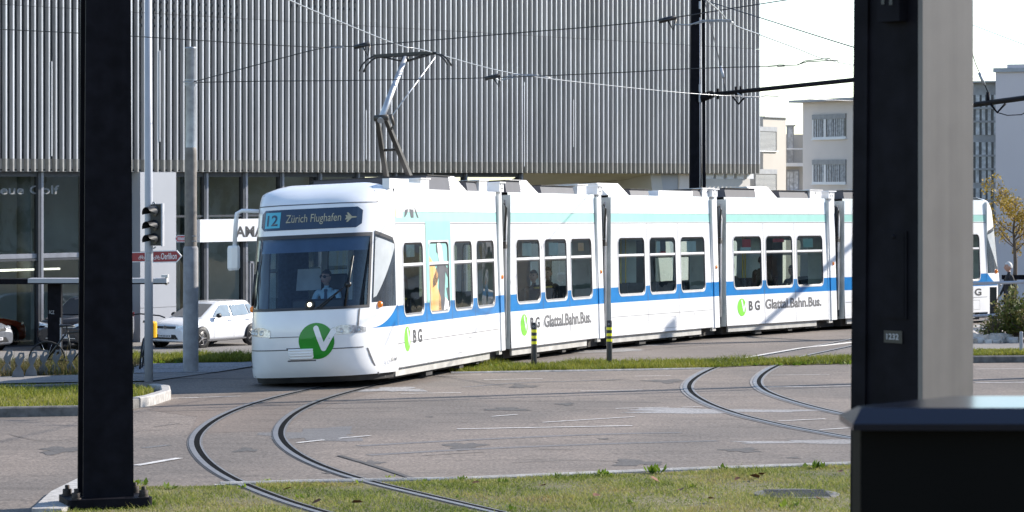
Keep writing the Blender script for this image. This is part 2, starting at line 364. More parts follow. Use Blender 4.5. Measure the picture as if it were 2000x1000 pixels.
# ---- section frames of the tram (surveyed): near-side base line of every car section
TH = [.25127, .34864, .44940, .56553, .71014]; LEN = [6.489, 5.119, 5.577, 5.176, 6.586]; GAP = [.723, .803, .770, .794]; TUM = .02694; CANT = .045
SEC = []
_P = Vector((-1.836, 46.421, 0))
for i in range(5):
    d = Vector((math.sin(TH[i]), math.cos(TH[i]), 0)); SEC.append((_P.copy(), d)); _Q = _P + d * LEN[i]
    if i < 4:
        tm = (TH[i] + TH[i + 1]) / 2; _P = _Q + Vector((math.sin(tm), math.cos(tm), 0)) * GAP[i]
def secM(i):
    P, d = SEC[i]; x = Vector((d.x, d.y, GB * d.y)).normalized(); y = Vector((-d.y, d.x, GB * d.x)).normalized(); z = x.cross(y).normalized()
    M = Matrix((x, y, z)).transposed().to_4x4(); M.translation = Vector((P.x, P.y, GB * P.y)); return M @ Matrix(((1, 0, 0, 0), (0, 1, 0, 0), (0, -CANT, 1, 0), (0, 0, 0, 1)))   # the track is canted in the bend
SM = [secM(i) for i in range(5)]
def U(i, px, z=1.5):
    P, d = SEC[i]; n = Vector((d.y, -d.x, 0)); p = P - n * TUM * (z - .28); k = (px - 1000) / F
    return (k * p.y - p.x) / (d.x - k * d.y)
def Zs(i, u, py):
    P, d = SEC[i]; R = P + d * u; return (YH - py) / F * R.y + H0 - GB * R.y
# ---- rails
RL1 = [(760, 733), (669.6, 744.5), (544, 773), (468, 794), (411, 818.7), (378.8, 845), (369.3, 864), (377, 887), (403.5, 913.7), (437.7, 936.5), (498.5, 961), (555.6, 984), (620, 1003), (700, 1024)]
RR1 = [(810, 737), (700, 757.8), (620, 782.5), (574.5, 801.5), (544, 826), (534.5, 845), (540, 864), (559, 883), (601, 906), (658, 929), (734, 948), (810, 967), (886, 984), (947, 999), (1060, 1026)]
RL2 = [(1668, 667), (1560, 681), (1446, 702), (1395, 716), (1360, 731.7), (1336.8, 749), (1335, 761), (1348.5, 776.5), (1387.5, 796), (1446, 815.5), (1524, 833), (1602, 846.7), (1664, 858), (1760, 873), (1900, 893)]
RR2 = [(1668, 677), (1600, 689), (1563, 697.5), (1520, 710), (1485, 727.8), (1467.5, 745), (1477, 761), (1508, 774.6), (1563, 792), (1621.5, 805.8), (1668, 815.5), (1760, 831), (1900, 853)]
def rail(pix, ext, label, inner, gm='grout', ga=.05, gb=.135):
    P = [gp(*p) for p in pix]; P = ext + P
    P = smooth(catmull(smooth(P, 1), 8), 4)
    P = [Vector((p.x, p.y, plane(p.x, p.y))) for p in P]
    s = inner; mb = MB()
    def rb(a, b, dz, m): ribbon(mb, P, min(a * s, b * s), max(a * s, b * s), dz, m)
    rb(-ga, gb, .010, 2)                 # sealant strip
    rb(-.032, .03, .016, 0)               # running head
    rb(.03, .098, .014, 1)                # flange groove: flat ribbon, the shade of its depth painted black
    rb(.098, .115, .016, 0)                # check lip
    o = mb.build('tram_rail', [K['railtop'], K['groove'], K[gm]])
    tag(o, label, 'rail', 'grooved tram rails in the road')
RAILP = {}
tl = []
for i in range(4, -1, -1):
    P, d = SEC[i]; n = Vector((-d.y, d.x, 0))
    tl += [(P + d * LEN[i] * .95, n), (P + d * LEN[i] * .15, n)]
ext_l = [p + n * 1.7 for p, n in tl]; ext_r = [p + n * .7 for p, n in tl]
rail(RL1, ext_l[:-1], 'left rail of the curve ahead of the tram, the one nearest the dark mast', -1)
rail(RR1, ext_r[:-1], 'right rail of the curve just ahead of the tram, ending at the bottom centre grass', -1)
far2l = [Vector((13.5, 82, 0)), Vector((10.4, 74, 0))]; far2r = [Vector((14.5, 81.5, 0)), Vector((11.2, 73.4, 0))]
rail(RL2, far2l, 'left rail of the second track that bends near the bare road on the right', -1, 'groutp', .08, .14)
rail(RR2, far2r, 'right rail of the second track, the one nearest the wide grey post', -1, 'groutp', .08, .14)
# ---- markings, tar seams and other thin dark lines
def stripe(name, pts, w, m, dz):
    P = [gp(*p) for p in pts]
    if len(P) > 2: P = catmull(P, 5)
    P = [Vector((p.x, p.y, plane(p.x, p.y))) for p in P]
    mb = MB(); ribbon(mb, P, -w / 2, w / 2, dz, 0); return struct(mb.build(name, m))
for pts, w in [([(893, 839.5), (1235, 833)], .07), ([(1060, 826.5), (1239, 815.5)], .05), ([(1202, 799.3), (1306, 796.8)], .05), ([(1332, 797), (1370, 796)], .05),
               ([(1134, 765.2), (1255, 763)], .045), ([(1500, 757.5), (1668, 755)], .06), ([(1505, 734), (1620, 732.5)], .04), ([(1520, 824), (1612, 819.5)], .05), ([(1600, 841), (1680, 836)], .05),
               ([(582, 866.5), (632, 861)], .07), ([(662, 858), (723, 852.5)], .06), ([(783, 770), (901, 768.4)], .05), ([(266, 911), (350, 896.5)], .10), ([(330, 779.5), (470, 775)], .05),
               ([(1905, 749), (2080, 747)], .07), ([(1905, 722), (2080, 721)], .05), ([(850, 735), (940, 733.5)], .04), ([(1240, 736), (1310, 735)], .04), ([(420, 949), (440, 948.2)], .07), ([(960, 815), (1010, 811)], .05), ([(945, 743), (1060, 741)], .05)]:
    stripe('road_marking', pts, w, K['mark'], .013)
for pts, w in [([(262, 806), (520, 800), (800, 797)], .03), ([(640, 785), (1000, 784), (1290, 787)], .03), ([(662, 891), (720, 908), (803, 935)], .07), ([(828, 891), (945, 884)], .03), ([(1250, 776.5), (1490, 774)], .03),  # thin dark strokes drawn across the asphalt
               ([(1050, 878), (1120, 880)], .03), ([(240, 845), (330, 840)], .02)]:
    stripe('dark_road_line', pts, w, K['darkline'], .012)
def patchsheet(c, rx, ry, m, dz):
    P = gp(*c); pts = []
    for k in range(28):
        a = 2 * math.pi * k / 28; r = 1 + .3 * math.sin(3 * a + c[0]) + .2 * math.sin(7 * a) + random.uniform(-.12, .12)
        pts.append((P.x + rx * r * math.cos(a), P.y + ry * r * math.sin(a)))
    sheet('road_patch', pts, dz, m)
K['chalk'] = asphalt('pale_residue', (.30, .29, .29), (.20, .19, .185), .4, 1.5)
K['darkp'] = asphalt('repair_asphalt', (.155, .145, .145), (.13, .125, .125), .3)
patchsheet((1600, 864), .85, .32, K['chalk'], .0068); patchsheet((1390, 803), 1.3, .5, K['chalk'], .0068); patchsheet((770, 762), .5, .6, K['chalk'], .0096)
patchsheet((620, 850), .55, 1.1, K['darkp'], .0064); patchsheet((1130, 678), 1.6, 2.2, K['chalk'], .0104)
K['brown'] = asphalt('brown_track_asphalt', (.172, .136, .112), (.13, .106, .09), .35, .8)
sheet('road_patch', gxy((285, 801), (330, 786), (480, 764), (600, 742), (760, 732), (860, 742), (700, 775), (600, 806), (545, 842), (370, 848), (385, 815)), .0058, K['brown'])
K['stain'] = asphalt('oil_stain', (.10, .09, .085), (.085, .078, .074), .3)
random.seed(21)
for (x, y, a, b) in ((905, 872, .22, .5), (1105, 790, .12, .3), (1240, 905, .25, .4), (480, 880, .12, .3), (730, 905, .10, .25), (990, 800, .3, .35), (1450, 880, .2, .3), (120, 880, .25, .5), (1180, 858, .06, .1), (840, 815, .05, .1), (1300, 745, .3, .5), (1020, 755, .2, .5), (640, 925, .05, .08), (1550, 895, .07, .1)): patchsheet((x, y), a, b, K['stain'], .0074)
for pts, w in [([(700, 872), (900, 861), (1150, 850), (1330, 846)], .16), ([(720, 890), (930, 878), (1180, 868), (1400, 862)], .16), ([(280, 876), (330, 870)], .12), ([(905, 757), (1010, 749), (1150, 744), (1210, 742)], .12)]: stripe('tyre_mark', pts, w, K['darkp'], .0078)
for pts, w in [([(930, 742), (1100, 747), (1230, 741)], .02), ([(1000, 905), (1130, 900), (1210, 903)], .02), ([(300, 835), (352, 828)], .02), ([(20, 850), (80, 862), (150, 858)], .02), ([(880, 660), (1040, 668), (1180, 664)], .03), ([(1200, 690), (1350, 676), (1500, 668)], .04)]: stripe('dark_road_line', pts, w, K['darkline'], .0124)
# ---- kerbs
def kerb(name, pts, w, h, m, label=None):
    P = [gp(*p) if len(p) == 2 else Vector(p) for p in pts]
    P = [Vector((p.x, p.y, plane(p.x, p.y))) for p in P]
    mb = MB(); rows = []
    for i, p in enumerate(P):
        t = P[min(i + 1, len(P) - 1)] - P[max(i - 1, 0)]; n = Vector((t.y, -t.x, 0)).normalized(); e = .018
        rows.append([p + n * a + Vector((0, 0, b)) for a, b in ((w / 2, 0), (w / 2, h - e), (w / 2 - e, h), (-w / 2 + e, h), (-w / 2, h - e), (-w / 2, 0))])
    mb.loft(rows, 0, False, True); return struct(mb.build(name, m))
kerb('kerb', [(-26, 37.6, 0), (0, 815), (160, 812), (262, 797)], .16, .14, K['kerbd'])
kerb('kerb', [(265, 796.5), (290, 792), (324, 781), (322, 771.5), (300, 768.5)], .15, .15, K['kerb'])
kerb('kerb', [(0, 765), (110, 762), (200, 756)], .14, .09, K['kerbd'])
kerb('kerb', [(430, 948), (620, 943), (900, 938), (1300, 921), (1660, 908), (1760, 903)], .07, .035, K['kerb'])
kerb('kerb', [(880, 729.5), (1043, 727), (1190, 724.5), (1385, 721)], .06, .03, K['kerb'])
kerb('kerb', [(1880, 709), (2000, 708), (2200, 706)], .16, .13, K['kerbd'])
kerb('kerb', [(1680, 667.5), (1560, 681.5), (1446, 701.5)], .09, .02, K['mark'])
sheet('pavement', gxy((62, 1003), (100, 968), (155, 941), (240, 936), (250, 962), (120, 1003)), .045, K['kerb'], .05)
# ------------------------------------------------------------------ grass and weeds
def scatter_blades(name, poly, n, hmin, hmax, w, m, base=0.0, zf=plane, lean=.5, tuft=0.0):
    xs = [p[0] for p in poly]; ys = [p[1] for p in poly]; pts = []
    while len(pts) < n:
        x = random.uniform(min(xs), max(xs)); y = random.uniform(min(ys), max(ys))
        if not inpoly(x, y, poly): continue
        if tuft and (math.sin(x * 5.1 + 1.7 * math.sin(y * 2.3)) * math.sin(y * 4.3 + x * 1.1)) < random.uniform(-1.6, .4) - 1 + tuft: continue
        pts.append((x, y))
    V = []; Fc = []
    for x, y in pts:
        a = random.uniform(0, 6.283); h = random.uniform(hmin, hmax) * (.55 + .45 * random.random()) * (1 + .5 * math.sin(x * 3.3) * math.sin(y * 2.1 + 1)); ww = w * random.uniform(.6, 1.3); z = zf(x, y) + base
        lx = random.gauss(0, lean) * h; ly = random.gauss(0, lean) * h; dx = math.cos(a) * ww; dy = math.sin(a) * ww; b = len(V)
        V += [(x - dx, y - dy, z), (x + dx, y + dy, z), (x + dx * .7 + lx * .4, y + dy * .7 + ly * .4, z + h * .6), (x - dx * .7 + lx * .4, y - dy * .7 + ly * .4, z + h * .6), (x + lx, y + ly, z + h)]
        Fc += [(b, b + 1, b + 2, b + 3), (b + 3, b + 2, b + 4)]
    me = bpy.data.meshes.new(name); me.from_pydata(V, [], Fc); me.materials.append(m)
    o = bpy.data.objects.new(name, me); C.objects.link(o); o['kind'] = 'stuff'; return o
FG = gxy((258, 951), (430, 950), (620, 945), (900, 940), (1300, 923), (1660, 910), (1720, 908)) + [(4.3, 23.2), (-5.2, 23.2)] + gxy((110, 1003), (250, 964))
def off_rails(poly):
    return poly
RC1 = [gp(*p) for p in RL1[8:]] ; RC2 = [gp(*p) for p in RR1[8:]]
def near_rail(x, y):
    for R in (RC1, RC2):
        for a, b in zip(R, R[1:]):
            ab = (b.x - a.x, b.y - a.y); L2 = ab[0] ** 2 + ab[1] ** 2; t = max(0, min(1, ((x - a.x) * ab[0] + (y - a.y) * ab[1]) / L2))
            if (x - a.x - ab[0] * t) ** 2 + (y - a.y - ab[1] * t) ** 2 < .0145: return True
    return False
_ip = inpoly
def inpoly(x, y, P):
    return _ip(x, y, P) and not ((P is FG or P is EG) and near_rail(x, y))
EG = gxy((262, 953), (430, 951), (620, 946.5), (900, 941.5), (1300, 925), (1660, 911.5), (1700, 910), (1700, 916), (1300, 930), (900, 947), (620, 952), (430, 957), (262, 959))
tag(scatter_blades('grass', EG, 4500, .02, .055, .0045, K['grass'], lean=.7), 'longer grass fringe growing over the pale kerb', 'grass')
tag(scatter_blades('grass', FG, 3500, .05, .09, .0045, K['grass'], lean=.5, tuft=.3), 'scattered taller green blades standing out of the foreground lawn', 'grass')
struct(sheet('soil_bed', FG, .006, K['soil']))
tag(scatter_blades('grass', FG, 95000, .018, .055, .0042, K['grass'], lean=.9, tuft=.55), 'short patchy autumn grass in front of the road and around the dark post', 'grass')
MS = gxy((878, 728), (900, 716), (1043, 713.5), (1190, 710), (1440, 706), (1560, 702.5), (1680, 699), (1680, 711), (1560, 714), (1480, 715), (1385, 719.5), (1190, 722.5), (1043, 725))
sheet('soil_bed', MS, .014, K['soil'])
scatter_blades('grass', MS, 26000, .03, .14, .006, K['grass2'], .012, tuft=.5)
IS = gxy((0, 812), (160, 809), (262, 794.5), (300, 779), (296, 770), (160, 767), (0, 771)) + [(-15, 43.5), (-15, 39.4)]
sheet('soil_bed', IS, .09, K['soil'], .085)
scatter_blades('grass', IS, 26000, .04, .13, .006, K['grass2'], .09)
TS = gxy((0, 763), (110, 760), (260, 753), (160, 752), (0, 756)) + [(-13, 46.3), (-13, 45)]
scatter_blades('grass', TS, 4500, .03, .08, .006, K['grass2'], .01)
VG = gxy((300, 715), (400, 709), (500, 704), (520, 690), (490, 682), (380, 684), (300, 689))
sheet('soil_bed', [(-9.2, 52.6), (-5.3, 53.5), (-4.2, 57.2), (-9.2, 57.2)], .026, K['soil'], zf=gz)
scatter_blades('grass', [(-8.8, 52.9), (-5.0, 53.6), (-4.6, 57), (-8.8, 57)], 30000, .06, .19, .008, K['grass2'], .02, zf=gz, tuft=.4)
RK = gxy((0, 737), (165, 733)) + [(-6.8, 50.6), (-6.8, 53.2), (-12, 53.2)]
sheet('soil_bed', RK, .01, K['soil'])
scatter_blades('grass', RK, 9000, .06, .28, .007, leafmat('dry_weeds', [(.05, .08, .02), (.10, .11, .03), (.13, .09, .04), (.19, .15, .08)], 1.5), .0, zf=gz)
RG = gxy((1880, 697), (2050, 694), (2050, 686), (1880, 688))
sheet('soil_bed', RG, .02, K['soil'])
scatter_blades('grass', RG, 6000, .04, .1, .007, K['grass2'], .02)
sheet('pavement', gxy((1880, 688), (2080, 685), (2080, 672), (1880, 672)), .016, K['path'])
def weeds(pos, label):
    mb = MB()
    for (px, py, n, s) in pos:
        c = gp(px, py)
        for k in range(n):
            a = random.uniform(0, 6.28); el = random.uniform(.3, 1.3); L = s * random.uniform(.6, 1.2); d = Vector((math.cos(a) * math.cos(el), math.sin(a) * math.cos(el), math.sin(el)))
            sd = Vector((-math.sin(a), math.cos(a), 0)) * L * .28; b = c + Vector((random.gauss(0, s * .5), random.gauss(0, s * .5), .01))
            mb.face([b, b + d * L * .5 + sd, b + d * L, b + d * L * .5 - sd])
    o = mb.build('weed', K['weed'])
    return tag(o, label, 'weeds', kind='stuff')
weeds([(272, 950, 14, .10), (330, 957, 12, .07), (520, 945, 12, .06), (700, 946, 10, .05), (830, 944, 12, .05), (905, 941, 14, .06), (1280, 926, 22, .10), (1180, 931, 20, .08), (1420, 921, 18, .08), (1600, 917, 20, .10), (1090, 935, 12, .06), (980, 945, 12, .06), (1540, 992, 12, .09),
       (300, 990, 10, .07), (1000, 998, 10, .06), (760, 935, 8, .05), (470, 955, 10, .06), (1350, 955, 8, .05), (1230, 985, 8, .05), (900, 975, 8, .05), (590, 975, 10, .05)] + [(x, 729.5 - (x - 900) * .018 - random.uniform(2, 9), random.randint(5, 16), random.uniform(.05, .10)) for x in range(900, 1660, 16)] + [(x, 712 - random.uniform(0, 18), 9, .09) for x in range(300, 500, 9)], 'broad leaved weeds sprouting in and along the grass strips')
lf = MB(); lf.M = Matrix(); lf.grid([[(-.05, 0, .0), (-.02, .035, .012), (.03, .04, .02), (.06, .0, .015)], [(-.05, 0, .0), (-.01, 0, .003), (.02, .0, .006), (.06, 0, .015)], [(-.05, 0, .0), (-.02, -.035, .015), (.03, -.03, .02), (.06, 0, .015)]], 0)
leaf0 = lf.build('fallen_leaf', K['dryl']); tag(leaf0, 'dry brown leaf fallen on the foreground grass', 'leaf', 'fallen leaves on the grass')
for k, (px, py) in enumerate([(1475, 941), (1440, 945), (1490, 935), (700, 992), (1060, 958), (1330, 966), (1165, 978), (1640, 930), (930, 952), (1600, 985), (560, 965), (1390, 984), (620, 990), (1280, 948)]):
    p = gp(px, py, .045); o = leaf0 if k == 0 else dup(leaf0, p, random.uniform(0, 6))
    o.location = p; o.rotation_euler = (random.uniform(-.5, .5), random.uniform(-.5, .5), random.uniform(0, 6)); o.scale = [random.uniform(.7, 1.3)] * 3
# manhole in the grass
c = gp(1556, 968); mh = thing('manhole_cover', 'round cast iron manhole cover lying in the foreground grass', 'manhole', c)
mb = MB(); mb.lathe(c + Vector((0, 0, .0)), (0, 0, 1), [(0, .42), (.02, .42), (.024, .41), (.024, .36)], 0, 36); mb.build('rim', K['kerbd'], mh)
mb = MB(); mb.lathe(c, (0, 0, 1), [(.024, .36), (.024, 0)], 0, 36)
for k in range(-4, 5): mb.box((c.x - .3, c.y + k * .07 - .012, c.z + .02), (c.x + .3, c.y + k * .07 + .012, c.z + .03))
mb.build('lid', K['iron'], mh)
# ------------------------------------------------------------------ the tram
tram = thing('tram', 'long white low floor tram with blue waistband and green emblem, bending through the crossing', 'tram', SM[0].translation)
WID = 2.4; ZB, ZT = .28, 3.2; WB, WT = 1.12, 2.31
def tz(z): return TUM * (z - ZB)
def near(u, z, o=0.0): return (u, tz(z) - o, z)
def far(u, z, o=0.0): return (u, WID - tz(z) + o, z)
WIN = [[(.40, 1.56), (1.93, 3.15), (3.50, 4.68), (5.0, 6.22)], [(.38, 1.70), (1.98, 3.29), (3.55, 4.85)], [(.43, 1.81), (2.09, 3.52), (3.82, 5.21)], [(.39, 1.75), (1.99, 3.33), (3.57, 4.93)], [(.39, 1.50), (1.9, 3.1), (3.4, 4.6), (5.0, 6.25)]]
SEAMS = [(.03, 1.72, 3.31, 4.84), (1.84, 3.42), (1.95, 3.67), (1.87, 3.45), (1.7, 3.25, 4.8)]
BM = [K['white'], K['blue'], K['teal'], K['palet'], K['interior'], K['seam'], K['seaml'], K['roofbox']]
ZCUT = [ZB, .97, WB, 1.29, 2.0, WT, 2.64, 2.81, ZT]
def zmat(z, i):
    if .97 < z < 1.29: return 1
    if 2.64 < z < 2.81 and (i != 0 or True): return 2
    if z > 2.81: return 3 if i else 0
    return 0
def rrect(u0, u1, z0, z1, r, n=5):
    out = []
    for cu, cz, a0 in ((u1 - r, z0 + r, -90), (u1 - r, z1 - r, 0), (u0 + r, z1 - r, 90), (u0 + r, z0 + r, 180)):
        for k in range(n + 1):
            a = math.radians(a0 + 90 * k / n); out.append((cu + r * math.cos(a), cz + r * math.sin(a)))
    return out
def side(mb, i, fn, closed_windows=()):
    L = LEN[i]; us = sorted({0, L} | {a for w in WIN[i] for a in w})
    for a, b in zip(us, us[1:]):
        iw = any(abs(a - w[0]) < 1e-6 for w in WIN[i])
        for z0, z1 in zip(ZCUT, ZCUT[1:]):
            if iw and WB - 1e-6 <= z0 and z1 <= WT + 1e-6: continue
            zm = (z0 + z1) / 2; mb.face([fn(a, z0), fn(b, z0), fn(b, z1), fn(a, z1)], zmat(zm, i))
    for (a, b) in WIN[i]:                                  # rounded corner fillets
        R = rrect(a, b, WB, WT, .13); n = 6
        for q, (cu, cz) in enumerate(((b, WB), (b, WT), (a, WT), (a, WB))):
            arc = R[q * n:(q + 1) * n]
            for p, r in zip(arc, arc[1:]): mb.face([fn(cu, cz), fn(*p), fn(*r)], 1 if cz == WB else 0)
def strip(mb, fn, u0, u1, z0, z1, m, o=.003): mb.face([fn(u0, z0, o), fn(u1, z0, o), fn(u1, z1, o), fn(u0, z1, o)], m)
def window(i, w, parent, fn, opaque=False, rim=True):
    a, b = w; mb = MB(SM[i])
    def ring(A, B, oa, ob, m):
        for k in range(len(A)):
            j = (k + 1) % len(A); mb.face([fn(*A[k], oa), fn(*A[j], oa), fn(*B[j], ob), fn(*B[k], ob)], m)
    r0 = rrect(a - .028, b + .028, WB - .028, WT + .028, .155); r1 = rrect(a, b, WB, WT, .13); r2 = rrect(a + .03, b - .03, WB + .03, WT - .03, .11)
    ring(r0, r1, .006, .008, 0); ring(r1, r2, .008, -.012, 1)
    mb.face([fn(*p, -.012) for p in r2], 2)
    zd = 1.95
    mb.face([fn(a + .02, zd - .022, .004), fn(b - .02, zd - .022, .004), fn(b - .02, zd + .022, .004), fn(a + .02, zd + .022, .004)], 3)
    mb.face([fn(a + .02, zd - .045, .003), fn(b - .02, zd - .045, .003), fn(b - .02, zd - .024, .003), fn(a + .02, zd - .024, .003)], 1)
    return mb.build('window', [K['rim'], K['gasket'], K['tealad'] if opaque else K['winglass'], K['white']], parent)
def logo(mb, fn, u, z, r, sx=1.0, o=.004, mg=0, mw=1):
    for k in range(32):
        a, b = 2 * math.pi * k / 32, 2 * math.pi * (k + 1) / 32
        mb.face([fn(u, z, o), fn(u + sx * r * math.cos(a), z + r * math.sin(a), o), fn(u + sx * r * math.cos(b), z + r * math.sin(b), o)], mg)
    vmark(mb, fn, u, z, r, sx, o + .003, mw)
def vmark(mb, fn, u, z, r, sx, o, m):                     # the white V of the emblem: two round-ended bars
    A, Bp, Cc = Vector((.02, .72)), Vector((.42, -.42)), Vector((.98, .55))
    def capsule(p, q, w):
        d = (q - p).normalized(); n = Vector((-d.y, d.x)); pts = []
        for k in range(7): an = math.pi * k / 6; pts.append(q + n * w * math.cos(an) * -1 + d * w * math.sin(an))
        for k in range(7): an = math.pi * k / 6; pts.append(p + n * w * math.cos(an) - d * w * math.sin(an))
        mb.face([fn(u + sx * r * v.x, z + r * v.y, o) for v in pts], m)
    capsule(A, Bp, .155); capsule(Cc, Bp, .155)
def strut(mb, p, q, r, m=0, n=6): mb.tube([p, q], r, m, n)
sections = []
for i in range(5):
    L = LEN[i]; mb = MB(SM[i]); side(mb, i, near); side(mb, i, far)
    mb.face([near(0, ZT), near(L, ZT), far(L, ZT), far(0, ZT)], 0)
    mb.face([(0, .0, .36), (L, .0, .36), (L, WID, .36), (0, WID, .36)], 4)                       # floor
    mb.face([near(0, 2.66, -.04), near(L, 2.66, -.04), far(L, 2.66, -.04), far(0, 2.66, -.04)], 4)   # ceiling
    for uu in (0, L):                                      # end wall with a gangway opening
        for y0, y1, z0, z1 in ((0.02, .55, ZB, 3.15), (1.85, 2.38, ZB, 3.15), (.55, 1.85, 2.3, 3.15)):
            if uu == 0 and i == 0: continue
            mb.face([(uu, y0, z0), (uu, y1, z0), (uu, y1, z1), (uu, y0, z1)], 4)
    for fn in (near, far):
        strip(mb, fn, 0, L, 2.612, 2.628, 6); strip(mb, fn, 0, L, 2.812, 2.819, 6)
        for s in SEAMS[i]:
            strip(mb, fn, s - .006, s + .006, ZB, WB - .15 if any(a < s < b for a, b in WIN[i]) else 2.61, 6, .0035)
        if i in (0, 2, 4):
            strip(mb, fn, 0.03, L, .672, .684, 5 if i == 0 else 6)
            for a, b in WIN[i][(1 if i == 0 else 0):]:
                for (x0, x1, z0, z1) in ((a + .1, b - .05, .60, .606), (a + .1, b - .05, .36, .366), (a + .1, a + .106, .36, .606), (b - .056, b - .05, .36, .606)): strip(mb, fn, x0, x1, z0, z1, 6)
                strip(mb, fn, (a + b) / 2 - .012, (a + b) / 2 + .012, .615, .64, 5); strip(mb, fn, (a + b) / 2 - .35, (a + b) / 2 - .325, .9, .925, 5) if a > 1.5 and a < 2.2 else None
        strip(mb, fn, 0, L, ZB, ZB + .012, 6)
    bs = mb.build('body_section', BM, tram); sections.append(bs)
    for k, w in enumerate(WIN[i]):
        window(i, w, bs, near, opaque=(i == 0 and k == 1)); window(i, w, bs, far)
    # lower skirt, underframe
    mb = MB(SM[i]); e0 = .0 if i == 0 else .15; mb.box((e0, .05, .15), (L - .55, .09, .275)); mb.box((e0, WID - .09, .15), (L - .55, WID - .05, .275))
    if i == 0: mb.box((-.35, .12, .17), (0, .17, .26))
    mb.build('lower_skirt', K['skirt'], bs)
    mb = MB(SM[i]); mb.box((.1, .2, .10), (L - .1, 2.2, .345)); mb.box((L * .3, .1, .06), (L * .36, .2, .15)); mb.box((L * .62, .09, .08), (L * .66, .2, .16)); mb.box((L * .8, .1, .1), (L * .83, .2, .18)); mb.build('underframe', K['under'], bs)
    # interior: seats, bars
    base = None
    for q in range(int((L - .8) / 1.55)):
        for y in (.15, 1.45):
            u = .65 + q * 1.55
            mb = MB(SM[i]); mb.hexa([(u, y, .74), (u + .45, y, .72), (u + .45, y + .8, .72), (u, y + .8, .74), (u, y, .82), (u + .45, y, .80), (u + .45, y + .8, .80), (u, y + .8, .82)])
            mb.hexa([(u + .42, y, .75), (u + .5, y, .75), (u + .5, y + .8, .75), (u + .42, y + .8, .75), (u + .5, y, 1.36), (u + .57, y, 1.36), (u + .57, y + .8, 1.36), (u + .5, y + .8, 1.36)])
            mb.box((u + .1, y + .2, .36), (u + .35, y + .6, .74)); mb.build('seat', K['seat'], bs)
    mb = MB(SM[i])
    for u, y in ((L * .32, .95), (L * .66, 1.4), (L * .5, .9)): mb.tube([(u, y, .36), (u, y, 2.64)], .017, 0, 8)
    if i < 2: mb.tube([(WIN[i][i * 1][0], .25, 1.38), (WIN[i][i * 1][1] - .3, .25, 1.38)], .02, 0, 8)
    mb.build('grab_pole', K['yellowbar'], bs)
# ---- window papers (things stuck inside the panes belong to the section)
def papers(i, lst):
    for (px0, px1, py0, py1, m) in lst:
        u0 = U(i, px0, 2.1); u1 = U(i, px1, 2.1); z1 = Zs(i, u0, py0); z0 = Zs(i, u0, py1)
        mb = MB(SM[i]); mb.face([near(u0, z0, -.03), near(u1, z0, -.03), near(u1, z1, -.03), near(u0, z1, -.03)])
        mb.build('window_notice', K[m], sections[i])
papers(0, [(797, 813, 476, 502, 'paper')]); papers(1, [(1023, 1041, 475, 500, 'paper'), (1075, 1093, 474, 499, 'paper'), (1132, 1143, 474, 490, 'ochre')])
papers(2, [(1285, 1292, 471, 494, 'paper'), (1292, 1303, 471, 491, 'seat'), (1289, 1303, 491, 495, 'redp'), (1344, 1362, 471, 492, 'paper')])
papers(3, [(1452, 1469, 467, 483, 'redp'), (1448, 1469, 483, 490, 'paper'), (1512, 1534, 466, 473, 'redp'), (1571, 1590, 466, 483, 'teal')])
# ---- lettering and emblems on the side
def side_text(i, body, px0, px1, pyb, pyt, m, bold=0.0, fixz=None):
    u0, u1 = U(i, px0, .7), U(i, px1, .7); z0 = Zs(i, u0, pyb); z1 = Zs(i, u0, pyt)
    mb = MB(SM[i]); add_text(mb, body, lambda x, y: near(u0 + x, z0 + y, .005), z1 - z0, u1 - u0, 0, bold); return mb.build('lettering', K[m], sections[i])
def side_logo(i, px0, px1, pyt, pyb, m='lime'):
    u0, u1 = U(i, px0, .7), U(i, px1, .7); u = (u0 + u1) / 2; z1, z0 = Zs(i, u, pyt), Zs(i, u, pyb); r = (z1 - z0) / 2; sx = (u1 - u0) / 2 / r
    mb = MB(SM[i]); logo(mb, near, u, (z0 + z1) / 2, r, sx * .95); mb.build('emblem', [K[m], K['white']], sections[i])
side_logo(0, 789.5, 802, 637.5, 686.5); side_text(0, 'B G', 807, 824, 669, 643.5, 'ink', .035)
side_logo(1, 1016.5, 1031, 613.5, 656); side_text(1, 'B G', 1036, 1054, 640.5, 620, 'ink', .035); side_text(1, 'Glattal.Bahn.Bus.', 1063, 1154.5, 639, 615.5, 'inkg', .03)
side_logo(3, 1440, 1457.5, 583, 617.5); side_text(3, 'B G', 1462.5, 1484, 606, 587.5, 'ink', .035); side_text(3, 'Glattal.Bahn.Bus.', 1495, 1604, 603, 584, 'inkg', .03)
side_logo(4, 1866, 1882, 562, 592); side_text(4, 'B G', 1888, 1917, 577.5, 564, 'ink', .035)
side_text(0, '3064', 761, 774.5, 706, 698, 'ink')
side_text(3, 'Die direkte Linie zum neuen', 1421, 1596, 416, 399, 'inkw'); side_text(4, 'A', 1667, 1676.5, 417, 402, 'inkw')
